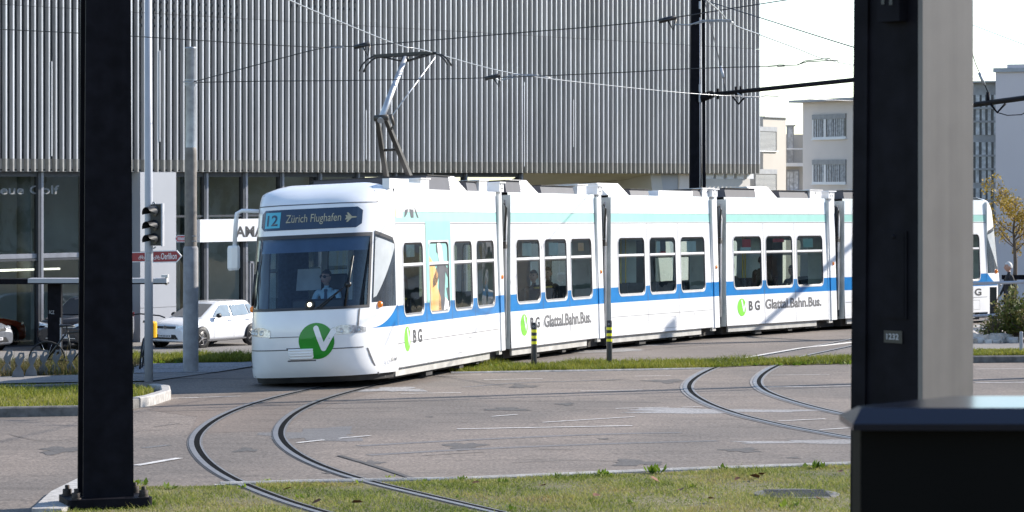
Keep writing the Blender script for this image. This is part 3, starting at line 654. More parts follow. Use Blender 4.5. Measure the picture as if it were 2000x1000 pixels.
# ---- printed film on the first section: teal panel with a long figure
mb = MB(SM[0]); i = 0
u0, u1 = 1.76, 3.29
mb.face([near(u0, 2.31 + .03, .0045), near(u1, 2.34, .0045), near(u1, 2.66, .0045), near(u0, 2.66, .0045)], 0)
for a, b in ((u0, 1.93 - .03), (3.15 + .03, u1)): mb.face([near(a, 1.29, .0045), near(b, 1.29, .0045), near(b, 2.34, .0045), near(a, 2.34, .0045)], 0)
def fpoly(px, m, o=.0165):
    mb.face([near(U(0, x, 1.8), Zs(0, U(0, x, 1.8), y), -.006 if m != 3 else -.0055) for x, y in px], m)
fpoly([(841, 607), (861, 606), (860, 580), (854, 560), (856, 535), (848, 515), (840, 500)], 1)
fpoly([(856, 513), (871, 515), (870, 545), (868, 575), (868, 606), (856, 606), (857, 575), (858, 545)], 2)
fpoly([(857, 514), (846, 545), (845, 562), (852, 556), (858, 540)], 2); fpoly([(869, 514), (876, 526), (877, 545), (871, 530)], 2); fpoly([(872, 562), (876, 592), (877.5, 590), (877.5, 560)], 2)
fpoly([(856, 474), (857, 494), (859, 514), (867, 514), (866, 496), (864, 480), (860, 472)], 3); fpoly([(858, 470), (854, 478), (854.5, 492), (857.5, 496), (858, 482), (864, 482), (862, 474)], 2)
fpoly([(869, 580), (877, 590), (874, 600), (866, 606)], 3)
def fpoly2(px, m): mb.face([near(U(0, x, 2.8), Zs(0, U(0, x, 2.8), y), .005) for x, y in px], m)
fpoly2([(789, 424), (791, 409), (797, 408), (794, 418), (790, 424)], 2); fpoly2([(799, 408), (807, 409), (807, 425), (802, 425)], 2); fpoly2([(808, 402), (812, 411), (817, 425), (814, 425)], 2); fpoly2([(791, 406), (795, 393), (800, 394), (806, 406)], 5)
fpoly2([(771, 407), (786, 408), (784, 425), (772, 424)], 4)
for zl, ua, ub in ((2.50, 1.86, 3.0), (2.42, 1.86, 2.8), (1.27, 2.6, 3.05)): pass
mb.build('printed_advert', [K['tealad'], K['ochre'], K['suit'], K['inkw'], mat('peach_film', (.82, .62, .42), .4, col2=(.84, .76, .70), scale=3), K['palet']], sections[0])
# ---- noses
TAP = .085
QT = [(.05, 1.0), (.2, 1.16), (.35, 1.29), (.6, 1.41), (.85, 1.46), (1.1, 1.45), (1.3, 1.41), (2.5, 1.08), (2.65, 1.04), (2.95, .94), (3.05, .84), (3.14, .69), (3.22, .50), (3.28, .28), (3.31, .05), (3.32, 0)]
WT_ = [(.05, 1.16), (.28, 1.2), (2.9, 1.2 - tz(2.9)), (3.05, 1.2 - tz(3.05) - .004), (3.14, 1.115), (3.19, 1.10), (3.22, 1.04), (3.28, .86), (3.31, .7), (3.32, .6)]
def nose_pt(i, sgn, l, z, o=0.0):
    W = lerp_tab(WT_, z); Q = lerp_tab(QT, z) + o; W += o; q = 0
    for _ in range(5): We = W * (1 - TAP * q / 1.4); x = max(-1, min(1, l / We)); q = .5 * q + .5 * Q * math.sqrt(max(0, 1 - x ** 4)) if _ else Q * math.sqrt(max(0, 1 - x ** 4))
    return (-q if sgn < 0 else LEN[i] + q, 1.2 - max(-W, min(W, l)), z)
def nose_phi(i, sgn, ph, z, o=0.0):
    W = lerp_tab(WT_, z) + o; Q = lerp_tab(QT, z) + o; s = math.sin(ph); q = Q * math.cos(ph) * math.sqrt(1 + s * s)
    return (-q if sgn < 0 else LEN[i] + q, 1.2 - W * s * (1 - TAP * q / 1.4), z)
PH = [math.radians(a) for a in list(range(-90, -62, 4)) + list(range(-62, 63, 4)) + list(range(66, 91, 4))]
ZS = [.235, .28, .35, .45, .6, .72, .85, 1.0, 1.1, 1.2, 1.3, 1.5, 1.75, 2.0, 2.25, 2.5, 2.58, 2.65, 2.75, 2.85, 2.95, 3.0, 3.05, 3.1, 3.14, 3.18, 3.22, 3.25, 3.28, 3.3, 3.31, 3.318]
R58 = math.radians(62)
K['skyrefl'] = mat('pale_sky_reflection', (.50, .53, .55), .25, var=.1, scale=3, coat=.5)
def nose(i, sgn):
    mb = MB(SM[i]); f = lambda ph, z, o=0.0: nose_phi(i, sgn, ph, z, o)
    glz = lambda r, c: 1.3 - 1e-6 <= ZS[r] and ZS[r + 1] <= 2.5 + 1e-6 and -R58 - 1e-6 <= PH[c] and PH[c + 1] <= R58 + 1e-6
    mb.grid([[f(p, z) for p in PH] for z in ZS], 0, True, skip=glz)
    mb.face([f(p, ZS[-1]) for p in PH], 0)
    top = [(3.318, .6), (3.2, 1.12)]
    sh = mb.build('nose_shell', [K['white']], tram)
    # dark underside
    mb = MB(SM[i]); mb.grid([[nose_phi(i, sgn, p, z, -.05) for p in PH] for z in (.14, .19, .25)], 0); mb.face([nose_phi(i, sgn, p, .14, -.05) for p in PH]); mb.build('bumper_underside', K['under'], sh)
    # windscreen
    nP = [p for p in PH if -R58 - 1e-6 <= p <= R58 + 1e-6]; zz = [1.3 + 1.2 * k / 8 for k in range(9)]
    mb = MB(SM[i]); mb.grid([[f(p, z) for p in nP] for z in zz], 0)
    e = math.radians(2.2)
    for a, b in ((-R58, -R58 + e), (R58 - e, R58)): mb.grid([[f(p, z, .006) for p in (a, b)] for z in zz], 1)
    for a, b in ((1.3, 1.345), (2.44, 2.5)): mb.grid([[f(p, z, .006) for p in nP] for z in (a, b)], 1)
    mb.build('windscreen', [K['wscreen'], K['gasket']], tram)
    # side cab windows
    for s in (-1, 1):
        mb = MB(SM[i]); pa, pb = math.radians(64), math.radians(88.5); n = 8
        cols = []
        for k in range(n + 1):
            t = k / n; p = pa + (pb - pa) * t; zt_ = 2.5 - .14 * t - (.10 if k == n else 0); zb_ = 1.30 if t > .32 else 1.38; cols.append([f(s * p, zb_ + (zt_ - zb_) * j / 6, .006) for j in range(7)])
        mb.grid(cols, 0); mb.grid([[f(s * (pa + (pb - pa) * k / n), 2.5 - .14 * k / n - (.10 if k == n else 0) + d, .008) for d in (-.03, .025)] for k in range(n + 1)], 1)
        csw = mb.build('cab_side_window', [K['cabglass'], K['gasket']], tram)
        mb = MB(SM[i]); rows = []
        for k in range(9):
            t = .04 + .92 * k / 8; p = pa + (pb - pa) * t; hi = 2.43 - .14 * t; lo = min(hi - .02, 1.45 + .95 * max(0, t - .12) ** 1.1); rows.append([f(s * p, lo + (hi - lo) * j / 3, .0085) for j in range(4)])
        mb.grid(rows, 0); mb.build('sky_reflection_panel', K['skyrefl'], csw)  # added pale panel standing in for bright sky reflected by the glass
        mb = MB(SM[i]); c = Vector(f(s * math.radians(71), 1.335, .0)); ax = Vector((0, -s, 0)) + Vector((sgn * .6, 0, 0)); mb.lathe(c, ax, [(0, .055), (.03, .05), (.05, .03), (.055, 0)], 0, 14); mb.build('turn_signal', K['orange'], sh)
        # blue sweep
        mb = MB(SM[i]); rows = []
        for k in range(13):
            t = k / 12; p = math.radians(62 + 28 * t); hi = .97 + .34 * (t ** 2.2) if t > 0 else .972; rows.append([f(s * p, .97 + (hi - .97) * j / 3, .004) for j in range(4)])
        mb.grid(rows, 0); mb.build('blue_sweep', K['blue'], sh)
        # headlight
        mb = MB(SM[i]); rows = []
        for k in range(9):
            t = k / 8; l = .50 + .46 * t; z0 = .89 + .03 * t; hh = .015 + .13 * math.sin(math.pi * min(1, .25 + t * .62)); rows.append([nose_pt(i, sgn, s * l, z0 + hh * j / 3, .007) for j in range(4)])
        mb.grid(rows, 0); c1 = []
        for t, m in ((.35, 1), (.6, 1), (.82, 1)):
            c = Vector(nose_pt(i, sgn, s * (.50 + .46 * t), .955 + .02 * t, .006)); mb.lathe(c, (sgn, -s * .3, 0), [(0, .042), (.012, .042), (.004, .03), (.006, 0)], 1, 14)
        mb.build('headlight', [K['lamp'], K['alu']], sh)
    if sgn > 0: return sh
    # seams
    mb = MB(SM[i]); fl = lambda l, z, o=.004: nose_pt(i, sgn, l, z, o)
    def lseam(pts, w=.010):
        for (l0, z0), (l1, z1) in zip(pts, pts[1:]):
            n = max(1, int(abs(l1 - l0) / .06) or int(abs(z1 - z0) / .1)); rows = []
            dz, dl = (w, 0) if abs(l1 - l0) > abs(z1 - z0) * 1.2 else (0, w)
            for k in range(n + 1):
                t = k / n; l = l0 + (l1 - l0) * t; z = z0 + (z1 - z0) * t; rows.append([fl(l - dl, z - dz), fl(l + dl, z + dz)])
            mb.grid(rows, 0, False)
    lseam([(-.52, .885), (.52, .885)], .006); lseam([(-1.0, .68), (.93, .68)], .008); lseam([(.88, 1.29), (.87, .97)], .008); lseam([(-1.0, 1.29), (-1.0, .97)], .008)
    lseam([(-1.04, .66), (-1.0, .42), (-.92, .24)], .008); lseam([(.97, .66), (1.02, .42), (1.06, .22)], .008)
    lseam([(-1.04, 2.98), (-.5, 2.985), (.5, 2.985), (1.0, 2.98)], .008); lseam([(1.0, 2.98), (.93, 3.16), (.78, 3.29)], .006); lseam([(-1.04, 2.98), (-.96, 3.16), (-.82, 3.29)], .006)
    mb.build('panel_seam', K['seam'], sh)
    # round emblem
    mb = MB(SM[i]); lc, zc, r = .275, .81, .288
    for k in range(36):
        a, b = 2 * math.pi * k / 36, 2 * math.pi * (k + 1) / 36
        for j in range(4):
            r0, r1 = r * j / 4, r * (j + 1) / 4; P = lambda rr, an: fl(lc + rr * math.cos(an), zc + rr * math.sin(an), .006)
            mb.face([P(r0, a), P(r1, a), P(r1, b), P(r0, b)] if j else [P(0, 0), P(r1, a), P(r1, b)], 0)
    A, Bp, Cc = Vector((.0, .70)), Vector((.40, -.42)), Vector((.96, .52))
    def capsule(p, q, w):
        d = (q - p).normalized(); n = Vector((-d.y, d.x)); n1 = 6
        for s_ in range(n1):
            a = p + (q - p) * s_ / n1; b = p + (q - p) * (s_ + 1) / n1
            mb.face([fl(lc + r * v.x, zc + r * v.y, .010) for v in (a - n * w, b - n * w, b + n * w, a + n * w)], 1)
        for c, sg in ((p, -1), (q, 1)):
            mb.face([fl(lc + r * v.x, zc + r * v.y, .0103) for v in [c + n * w * math.cos(math.pi * k / 8) + d * sg * w * math.sin(math.pi * k / 8) for k in range(9)]], 1)
    capsule(A, Bp, .15); capsule(Cc, Bp, .15)
    mb.build('emblem', [K['green'], K['white']], sh)
    # ribbed plate below the emblem
    mb = MB(SM[i]); zs_ = [.505, .53, .69, .70]
    rows = []
    for k in range(13):
        l = -.20 + .42 * k / 12; z0 = .515 + (.04 if k in (0, 12) else 0); z1 = .695; rows.append([fl(l, z0 + (z1 - z0) * j / 16, .035 if j % 4 else .020) if 0 < j < 16 and 0 < k < 12 else fl(l, z0 + (z1 - z0) * j / 16, .002) for j in range(17)])
    mb.grid(rows, 0); mb.build('coupler_cover', K['white'], sh)
    mb = MB(SM[i]); mb.grid([[fl(-.225 + .47 * k / 12, z, .003) for z in (.492, .71)] for k in range(13)], 0); mb.build('coupler_recess', K['seam'], sh)
    # destination display
    mb = MB(SM[i])
    pts = rrect(-1.0, .86, 2.585, 2.915, .06)
    def lpatch(l0, l1, z0, z1, o, m, n=16):
        mb.grid([[fl(l0 + (l1 - l0) * k / n, z, o) for z in (z0, z1)] for k in range(n + 1)], m, True)
    N_ = 24
    for k in range(N_):
        la, lb = -.86 + 1.70 * k / N_, -.86 + 1.70 * (k + 1) / N_
        def zz_(l):
            e_ = min(l + .86, .84 - l); c = .06 - math.sqrt(max(0, .06 ** 2 - (.06 - e_) ** 2)) if e_ < .06 else 0; return 2.585 + c, 2.915 - c
        a0, a1 = zz_(la); b0, b1 = zz_(lb); mb.face([fl(la, a0, .006), fl(lb, b0, .006), fl(lb, b1, .006), fl(la, a1, .006)], 0, True)
    lpatch(-.77, -.48, 2.625, 2.875, .0085, 1, 6)
    add_text(mb, '12', lambda x, y: fl(-.73 + x, 2.665 + y, .0115), .17, .21, 0, .02)
    add_text(mb, 'Zürich Flughafen', lambda x, y: fl(-.38 + x, 2.70 + y, .0115), .128, .92, 2)
    pl = [(0, .0), (.06, .012), (.02, .075), (.045, .075), (.10, .014), (.15, .014), (.175, 0), (.15, -.014), (.10, -.014), (.045, -.075), (.02, -.075), (.06, -.012), (0, 0)]
    for a, b in zip(pl[:6], pl[6:12][::-1]): pass
    for q in ([(0, .035), (.03, .035), (.05, .012), (.15, .012), (.175, 0), (.15, -.012), (.05, -.012), (.03, -.035), (0, -.035), (.02, 0)], [(.05, .012), (.02, .075), (.045, .075), (.10, .012)], [(.05, -.012), (.02, -.075), (.045, -.075), (.10, -.012)]):
        mb.face([fl(.60 + x, 2.75 + y, .0115) for x, y in q], 2)
    mb.build('destination_display', [K['disp'], K['dispc'], K['disptxt']], tram)
    # wipers
    mb = MB(SM[i]); o = .03
    piv = (.72, 1.68)
    for l2, z2 in ((.27, 1.325), (.33, 1.32), (.37, 1.36)): mb.tube([fl(piv[0] + (l2 - piv[0]) * t, piv[1] + (z2 - piv[1]) * t, o) for t in (0, .33, .66, 1)], .009, 0, 6)
    mb.tube([fl(.765, 2.13, o), fl(.735, 1.7, o), fl(.71, 1.34, o)], .014, 0, 6); c = Vector(fl(*piv, .0)); mb.lathe(c, (-1, 0, .2), [(0, .05), (.05, .045), (.055, 0)], 0, 12)
    mb.build('wiper', K['black'], tram); mb = MB(SM[i])
    mb.tube([fl(-.86, 2.1, o), fl(-.90, 1.7, o), fl(-.84, 1.36, o)], .012, 0, 6); mb.tube([fl(-.93, 1.9, o), fl(-.93, 1.4, o)], .02, 0, 6)
    mb.build('wiper', K['black'], tram)
    mb = MB(SM[i]); c = Vector(fl(.155, 1.385, .012)); mb.lathe(c, (-1, 0, 0.2), [(-.02, .085), (.02, .08), (.02, .05), (.012, .045)], 0, 20); mb.lathe(c, (-1, 0, .2), [(.021, .036), (.024, .02), (.025, 0)], 1, 16); mb.box((c.x - .005, c.y - .075, c.z - .11), (c.x + .02, c.y + .075, c.z), 0)
    mb.build('running_light', [K['black'], K['lit']], tram)
    # mirror on the far corner
    mr = MB(SM[i]); p0 = Vector(fl(-1.0, 2.92, 0)); y_ = 2.4 + .13
    mr.tube([p0, (p0.x - .05, y_ - .05, 2.94), (p0.x - .07, y_ + .03, 2.90), (p0.x - .07, y_ + .05, 2.75), (p0.x - .07, y_ + .07, 2.38)], .035, 0, 10)
    a = p0.x - .07; y0, y1 = y_ + .0, y_ + .17
    mr.loft([[(a - .05 + (.02 if e else 0) * 0, y0 + c_, z_) for c_ in (0,)] for e in ()], 0) if False else None
    for_r = []
    for z_, k_ in ((1.98, .8), (2.02, 1), (2.34, 1), (2.38, .85)): for_r.append([(a - .07 * k_, (y0 + y1) / 2 - .09 * k_, z_), (a + .05 * k_, (y0 + y1) / 2 - .09 * k_, z_), (a + .05 * k_, (y0 + y1) / 2 + .09 * k_, z_), (a - .05 * k_, (y0 + y1) / 2 + .09 * k_, z_), (a - .09 * k_, (y0 + y1) / 2, z_)])
    mr.loft(for_r, 0, False, True); mr.build('mirror', K['white'], tram)
    # cab interior
    mb = MB(SM[i]); mb.grid([[nose_phi(i, sgn, p, 1.24, -.06) for p in nP], [(-.35, 1.2 - math.sin(p) * 1.05, 1.24) for p in nP], [(-.3, 1.2 - math.sin(p) * 1.05, .9) for p in nP]], 0, False)
    mb.bbox((-.55, .75, 1.2), (-.38, 1.65, 1.46), .03, 0); mb.build('dashboard', K['black'], tram)
    mb = MB(SM[i]); mb.box((.62, .13, .37), (.66, .95, 2.6)); mb.box((.62, 1.75, .37), (.66, 2.27, 2.6)); mb.box((.62, .95, 2.25), (.66, 1.75, 2.6)); mb.build('cab_partition', K['seat'], tram)
    mb = MB(SM[i]); mb.face([(-.0, 1.2 + .55, 1.60), (-.0, 1.2 + .12, 1.60), (0, 1.2 + .12, 1.95), (0, 1.2 + .52, 1.95)]); mb.build('reflected_sign_panel', mat('sign_reflection_tone', (.40, .42, .42), .8), tram)  # pale quad painted in for the sign reflected in the windscreen
    mb = MB(SM[i]); mb.grid([[nose_phi(i, sgn, p, z, -.07) for p in nP] for z in (2.22, 2.46)], 0); mb.build('sun_blind', mat('blind_cloth', (.14, .19, .28), .7), tram)
    mb = MB(SM[i]); mb.bbox((.22, .95, 1.05), (.34, 1.45, 1.85), .03); mb.bbox((-.15, .97, .98), (.3, 1.43, 1.1), .03); mb.build('driver_seat', K['black'], tram)
    return sh
nose(0, -1); nose(4, 1)
# ---- portals and bellows at the joints
for i in range(4):
    L = LEN[i]; mb = MB(SM[i]); pt = GAP[i] * .52
    def frame(u0, u1, zo, m, z0=.27):
        for fn, d in ((near, 1), (far, -1)):
            for za, zb2, mm in ((z0, .97, m), (.97, 1.29, 1 if m == 0 else 2), (1.29, 3.2, m)):
                a, b = Vector(fn(u0, za, -zo)), Vector(fn(u1, za, -zo)); c, e = Vector(fn(u1, zb2, -zo)), Vector(fn(u0, zb2, -zo)); iy = Vector((0, d * .1, 0))
                mb.face([a, b, c, e], mm); mb.face([a, e, e + iy, a + iy], mm); mb.face([b, c, c + iy, b + iy], mm)
        mb.hexa([(u0, .09 + zo, 3.17), (u1, .09 + zo, 3.17), (u1, 2.31 - zo, 3.17), (u0, 2.31 - zo, 3.17), (u0, .09 + zo, 3.24), (u1, .09 + zo, 3.24), (u1, 2.31 - zo, 3.24), (u0, 2.31 - zo, 3.24)], 0)
    frame(L + .07, L + .07 + pt * .30, .03, 3); frame(L + .07 + pt * .30, L + .07 + pt, .008, 0)
    for y in (.02, 1.9): mb.box((L + .05, y, 3.2), (L + .36, y + .42, 3.36), 0); mb.box((L + .01, y - .02, 3.36), (L + .44, y + .46, 3.385), 0)
    for u_, z_ in ((.1, 3.32), (.28, 3.32), (.15, 3.25), (.24, 3.25)): mb.box((L + u_, .012, z_), (L + u_ + .02, .02, z_ + .025), 4)
    c = Vector(near(L + .07 + pt * .66, 1.63, 0)); mb.lathe(c, (0, -1, 0), [(-.01, .045), (.012, .04), (.016, 0)], 5, 14)
    mb.build('joint_portal', [K['white'], K['blue'], K['blue'], K['rim'], K['seam'], K['orange']], tram)
    mb = MB(); rings = []; N_ = 9
    def bring(M, u, ins):
        z0, z1 = .34, 3.08
        return [M @ Vector(p) for p in ((u, .06 + ins, z0), (u, .12 + ins, z1 - .1), (u, .22 + ins, z1), (u, 2.18 - ins, z1), (u, 2.28 - ins, z1 - .1), (u, 2.34 - ins, z0))]
    A = bring(SM[i], L, .06); Bq = bring(SM[i + 1], 0, .06); A2 = bring(SM[i], L, .15); B2 = bring(SM[i + 1], 0, .15)
    for k in range(N_):
        t = k / (N_ - 1); P, Q = (A, Bq) if k % 2 else (A2, B2); rings.append([p.lerp(q, t) for p, q in zip(P, Q)])
    mb.loft(rings, 0, False)
    a = SM[i] @ Vector((L + .1, .25, 0.1)); 
    mb.build('bellows', K['rubber'], tram)
    mb = MB(SM[i]); mb.box((L - .1, .3, .1), (L + GAP[i] + .1, 2.1, .4)); g = L + .07 + pt + .08
    mb.tube([(g, .06, 3.0), (g + .02, .02, 2.9), (g, .04, 2.5), (g + .03, .05, 2.3)], .02, 0, 6); mb.tube([(g + .08, .06, 3.05), (g + .07, .03, 2.7), (g + .08, .05, 2.2), (g + .08, .05, .5)], .022, 1, 6); mb.box((g + .02, .03, 2.15), (g + .14, .09, 2.28), 0)
    mb.box((L + .1, .04, .2), (L + .3, .1, .28), 2)
    mb.build('joint_gear', [K['under'], K['rim'], K['skirt']], tram)
# ---- bogies (wheels in the shade under the car bodies)
for i, u in ((0, .9), (1, -.35), (2, -.4), (3, -.4), (4, -.4), (4, 5.7)):
    mb = MB(SM[i]); mb.box((u - .55, .5, .12), (u + .55, 1.9, .34))
    for du in (-.0,):
        for y in (.62, 1.70): mb.lathe((u + du, y, .33), (0, 1, 0), [(0, 0), (0, .33), (.1, .33), (.1, 0)], 0, 24)
    mb.build('bogie', K['under'], tram)
# ---- roof equipment
def ux(i, px): return U(i, px, 3.2)
ROOF = [[('w', 763, 800, .16), ('w', 800, 823, .10), ('b', 824, 840, .17), ('d', 841, 884, .24), ('l', 885, 917, .27), ('d', 918, 937, .17), ('b', 938, 953, .19)],
        [('d', 993, 1022, .22), ('l', 1024, 1056, .26), ('d', 1062, 1126, .15), ('b', 1130, 1147, .18)],
        [('l', 1192, 1233, .26), ('d', 1236, 1272, .13), ('w', 1288, 1355, .12), ('d', 1356, 1374, .16), ('b', 1374, 1394, .18)],
        [('d', 1421, 1480, .20), ('l', 1482, 1522, .27), ('d', 1527, 1583, .17), ('b', 1584, 1606, .19)],
        [('d', 1652, 1690, .2), ('l', 1700, 1740, .26), ('d', 1745, 1850, .18), ('w', 1850, 1900, .15)]]
for i, lst in enumerate(ROOF):
    for t, a, b, h in lst:
        u0, u1 = ux(i, a), ux(i, b)
        if u1 - u0 < .1: u1 = u0 + .1
        mb = MB(SM[i])
        if t == 'd':
            mb.hexa([(u0, .12, 3.19), (u1, .12, 3.19), (u1, 2.2, 3.19), (u0, 2.2, 3.19), (u0, .16, 3.2 + h), (u1, .16, 3.2 + h), (u1, 2.16, 3.2 + h), (u0, 2.16, 3.2 + h)]); mb.box((u0 - .02, .13, 3.2 + h), (u1 + .02, 2.19, 3.215 + h), 1); mb.build('roof_container', [K['roofbox'], K['under']], tram)
        elif t == 'l':
            s = -.10
            mb.hexa([(u0, .12, 3.19), (u1, .12, 3.19), (u1, 2.28, 3.19), (u0, 2.28, 3.19), (u0 + s, .34, 3.2 + h), (u1 + s, .34, 3.2 + h), (u1 + s, 2.06, 3.2 + h), (u0 + s, 2.06, 3.2 + h)])
            for k in range(6):
                t_ = (k + .5) / 6; mb.face([(u0 + .06 + s * t_, .12 + .22 * t_ - .004, 3.2 + h * t_), (u1 - .06 + s * t_, .12 + .22 * t_ - .004, 3.2 + h * t_), (u1 - .06 + s * t_, .125 + .22 * t_ - .004, 3.21 + h * t_), (u0 + .06 + s * t_, .125 + .22 * t_ - .004, 3.21 + h * t_)], 1)
            mb.build('roof_louvre', [K['roofw'], K['seaml']], tram)
        else:
            y = .1
            mb.box((u0, y, 3.19), (u1, y + (.35 if t == 'b' else (.12 if i == 0 else .5)), 3.2 + h))
            if t == 'b':
                mb.box((u0 - .05, y - .02, 3.2 + h), (u1 + .05, y + .4, 3.22 + h)); mb.box(((u0 + u1) / 2 - .015, y - .005, 3.2 + h - .08), ((u0 + u1) / 2 + .015, y, 3.2 + h - .04), 1)
            mb.build('roof_bracket' if t == 'b' else 'roof_housing', [K['roofw'], K['seam']], tram)
# ---- pantograph
pg = MB(SM[0]); pg.box((3.0, .55, 3.22), (5.0, 1.85, 3.30)); 
for u_ in (3.2, 4.8):
    for y_ in (.6, 1.75): pg.lathe((u_, y_, 3.2), (0, 0, 1), [(0, .05), (.04, .06), (.08, .04)], 0, 10)
pb = pg.build('pantograph', K['dsteel'], tram)
kn = Vector((2.95, 1.2, 4.50)); hd = Vector((4.42, 1.2, 5.62))
pg = MB(SM[0])
for dy in (-.24, .24):
    b = Vector((4.15, 1.2 + dy * 1.0, 3.3)); k2 = kn + Vector((0, dy * .3, 0)); ax = (k2 - b).normalized(); sx_ = Vector((0, .042, 0)); sz_ = ax.cross(Vector((0, 1, 0))).normalized() * .055
    pg.hexa([b - sx_ - sz_, b + sx_ - sz_, b + sx_ + sz_, b - sx_ + sz_, k2 - sx_ * .8 - sz_ * .6, k2 + sx_ * .8 - sz_ * .6, k2 + sx_ * .8 + sz_ * .6, k2 - sx_ * .8 + sz_ * .6])
pg.tube([kn.lerp(Vector((4.15, .96, 3.3)), .45) , kn.lerp(Vector((4.15, 1.44, 3.3)), .45)], .025, 0, 8)
pg.lathe(kn + Vector((0, -.18, 0)), (0, 1, 0), [(0.06, .0), (0.06, .055), (.30, .055), (.30, 0)], 0, 14); pg.tube([kn + Vector((.0, -.17, .05)), kn + Vector((.08, -.2, -.12)), kn + Vector((.02, -.17, -.2))], .03, 0, 8)
pg.build('lower_arm', mat('arm_grey', (.075, .068, .06), .5, .4, var=.2), pb)
pg = MB(SM[0]); pg.tube([kn + Vector((-.03, 0, -.05)), kn.lerp(hd, .5), hd], [.062, .052, .042], 0, 12); pg.tube([kn + Vector((.12, -.12, -.02)), hd + Vector((.0, -.55, -.02))], .012, 0, 6); pg.build('upper_arm', K['alu'], pb)
pg = MB(SM[0])
for du in (-.13, .13):
    pts = [(hd.x + du, 1.2 + y, 5.68 + z) for y, z in ((-.82, -.24), (-.77, -.15), (-.67, -.055), (-.54, 0), (-.3, .015), (.3, .015), (.54, 0), (.67, -.055), (.77, -.15), (.82, -.26))]
    pg.tube(pts[:4], .016, 0, 6); pg.tube(pts[6:], .016, 0, 6); pg.box((hd.x + du - .02, .65, 5.655), (hd.x + du + .02, 1.75, 5.705))
    pg.tube([(hd.x, 1.2, 5.55), (hd.x + du, .78, 5.66)], .016, 0, 6); pg.tube([(hd.x, 1.2, 5.55), (hd.x + du, 1.62, 5.66)], .016, 0, 6)
for y in (.62, .95, 1.45, 1.78): pg.tube([(hd.x - .13, y, 5.665), (hd.x + .13, y, 5.665)], .012, 0, 6)
pg.lathe(hd + Vector((0, -.06, -.02)), (0, 1, 0), [(0, 0), (0, .05), (.12, .05), (.12, 0)], 0, 10)
pg.build('contact_strip', K['black'], pb)
# ------------------------------------------------------------------ steel masts
def hmast(name, label, c, ang, w0, d0, w1, d1, h, mats, t=.03, z0=0.0):
    """H-section mast, front flange faces -y of its own frame turned by ang; tapers from (w0,d0) to (w1,d1)."""
    th = thing(name, label, 'mast', c); R = Matrix.Translation(c) @ Matrix.Rotation(ang, 4, 'Z')
    def slab(mb, xa, xb, ya, yb, m=0):                     # in units of half width / half depth, with thickness offsets
        P = []
        for (w, d, z) in ((w0, d0, z0), (w1, d1, h)):
            for fx, fy in ((xa, ya), (xb, ya), (xb, yb), (xa, yb)):
                P.append((fx[0] * w / 2 + fx[1], fy[0] * d / 2 + fy[1], z))
        mb.hexa(P, m)
    return th, R, slab
ca = gp(206, 990); ca.z += .0
th, R, slab = hmast('steel_mast', 'dark tapering H beam mast bolted to a base plate in the grass at the left', ca, .33, .475, .30, .385, .27, 7.5, None)
mb = MB(R); slab(mb, (-1, 0), (1, 0), (-1, 0), (-1, .03)); mb.build('flange', K['mast'], th)
mb = MB(R); slab(mb, (-1, 0), (1, 0), (1, -.03), (1, 0)); mb.build('flange', K['mast'], th)
mb = MB(R); slab(mb, (-.72, -.02), (-.72, .02), (-1, .03), (1, -.03)); slab(mb, (0.3, -.02), (.3, .02), (-1, .03), (1, -.03)); mb.build('web', K['mast'], th)
mb = MB(R)
r_ = [(-.40, -.27), (.40, -.27), (.40, .25), (-.40, .25)]
def rr2(x0, x1, y0, y1, r, n=5): return [(a, b) for a, b in rrect(x0, x1, y0, y1, r, n)]
o2 = rr2(-.40, .39, -.30, .26, .06); mb.loft([[(x, y, .0 + .03) for x, y in o2], [(x, y, .105) for x, y in o2]], 0, False, True)
mb.build('base_plate', K['mast'], th)
mb = MB(R); mb.box((-.3, -.2, -.15), (.3, .2, .03)); mb.build('plinth', K['concrete'], th)
for x, y in ((-.31, -.20), (-.33, .16), (.31, .17), (.32, -.2)):
    mb = MB(R); mb.lathe((x, y, 0), (0, 0, 1), [(-.1, .022), (.12, .022)], 0, 10); mb.lathe((x, y, .105), (0, 0, 1), [(0, .05), (.012, .05), (.012, .045)], 0, 16); mb.lathe((x, y, .117), (0, 0, 1), [(0, .043), (.045, .043), (.048, .038), (.048, 0)], 0, 6); mb.lathe((x, y, .16), (0, 0, 1), [(0, .022), (.04, .022), (.042, 0)], 0, 10); mb.lathe((x, y, -.02), (0, 0, 1), [(0, .0), (0, .04), (.045, .04), (.045, 0)], 0, 6)
    mb.build('anchor_bolt', K['rust'], th)
# the near mast on the right: dark web side and a pale flange
Yc = 13.8; cx = (1803 - 1000) / F * Yc
base = Vector((cx, Yc, plane(cx, Yc)))
th = thing('steel_mast', 'broad steel mast right behind the charcoal cabinet, with pale grey face and numbered black side', 'mast', base)
dl = Vector((-.665, .747, 0)); dr = Vector((.747, .665, 0))
def nm(a, b, z): return base + dl * a + dr * b + Vector((0, 0, z))
wl0, wl1, wr = .468, .405, .375
def nbox(mb, a0, a1, b0, b1, z0, z1, m=0, at0=None, at1=None):
    at0 = a0 if at0 is None else at0; at1 = a1 if at1 is None else at1
    mb.hexa([nm(a0, b0, z0), nm(a0, b1, z0), nm(a1, b1, z0), nm(a1, b0, z0), nm(at0, b0, z1), nm(at0, b1, z1), nm(at1, b1, z1), nm(at1, b0, z1)], m)
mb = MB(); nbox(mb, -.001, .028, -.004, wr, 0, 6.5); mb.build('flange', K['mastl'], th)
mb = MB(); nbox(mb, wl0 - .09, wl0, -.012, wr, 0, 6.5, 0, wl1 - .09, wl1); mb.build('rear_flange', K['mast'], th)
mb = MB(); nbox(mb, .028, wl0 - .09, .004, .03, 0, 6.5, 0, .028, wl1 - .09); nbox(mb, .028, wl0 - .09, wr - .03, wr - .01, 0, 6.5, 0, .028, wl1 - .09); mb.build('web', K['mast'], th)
def zat(py, Y=Yc): return H0 + (YH - py) / F * Y - base.z
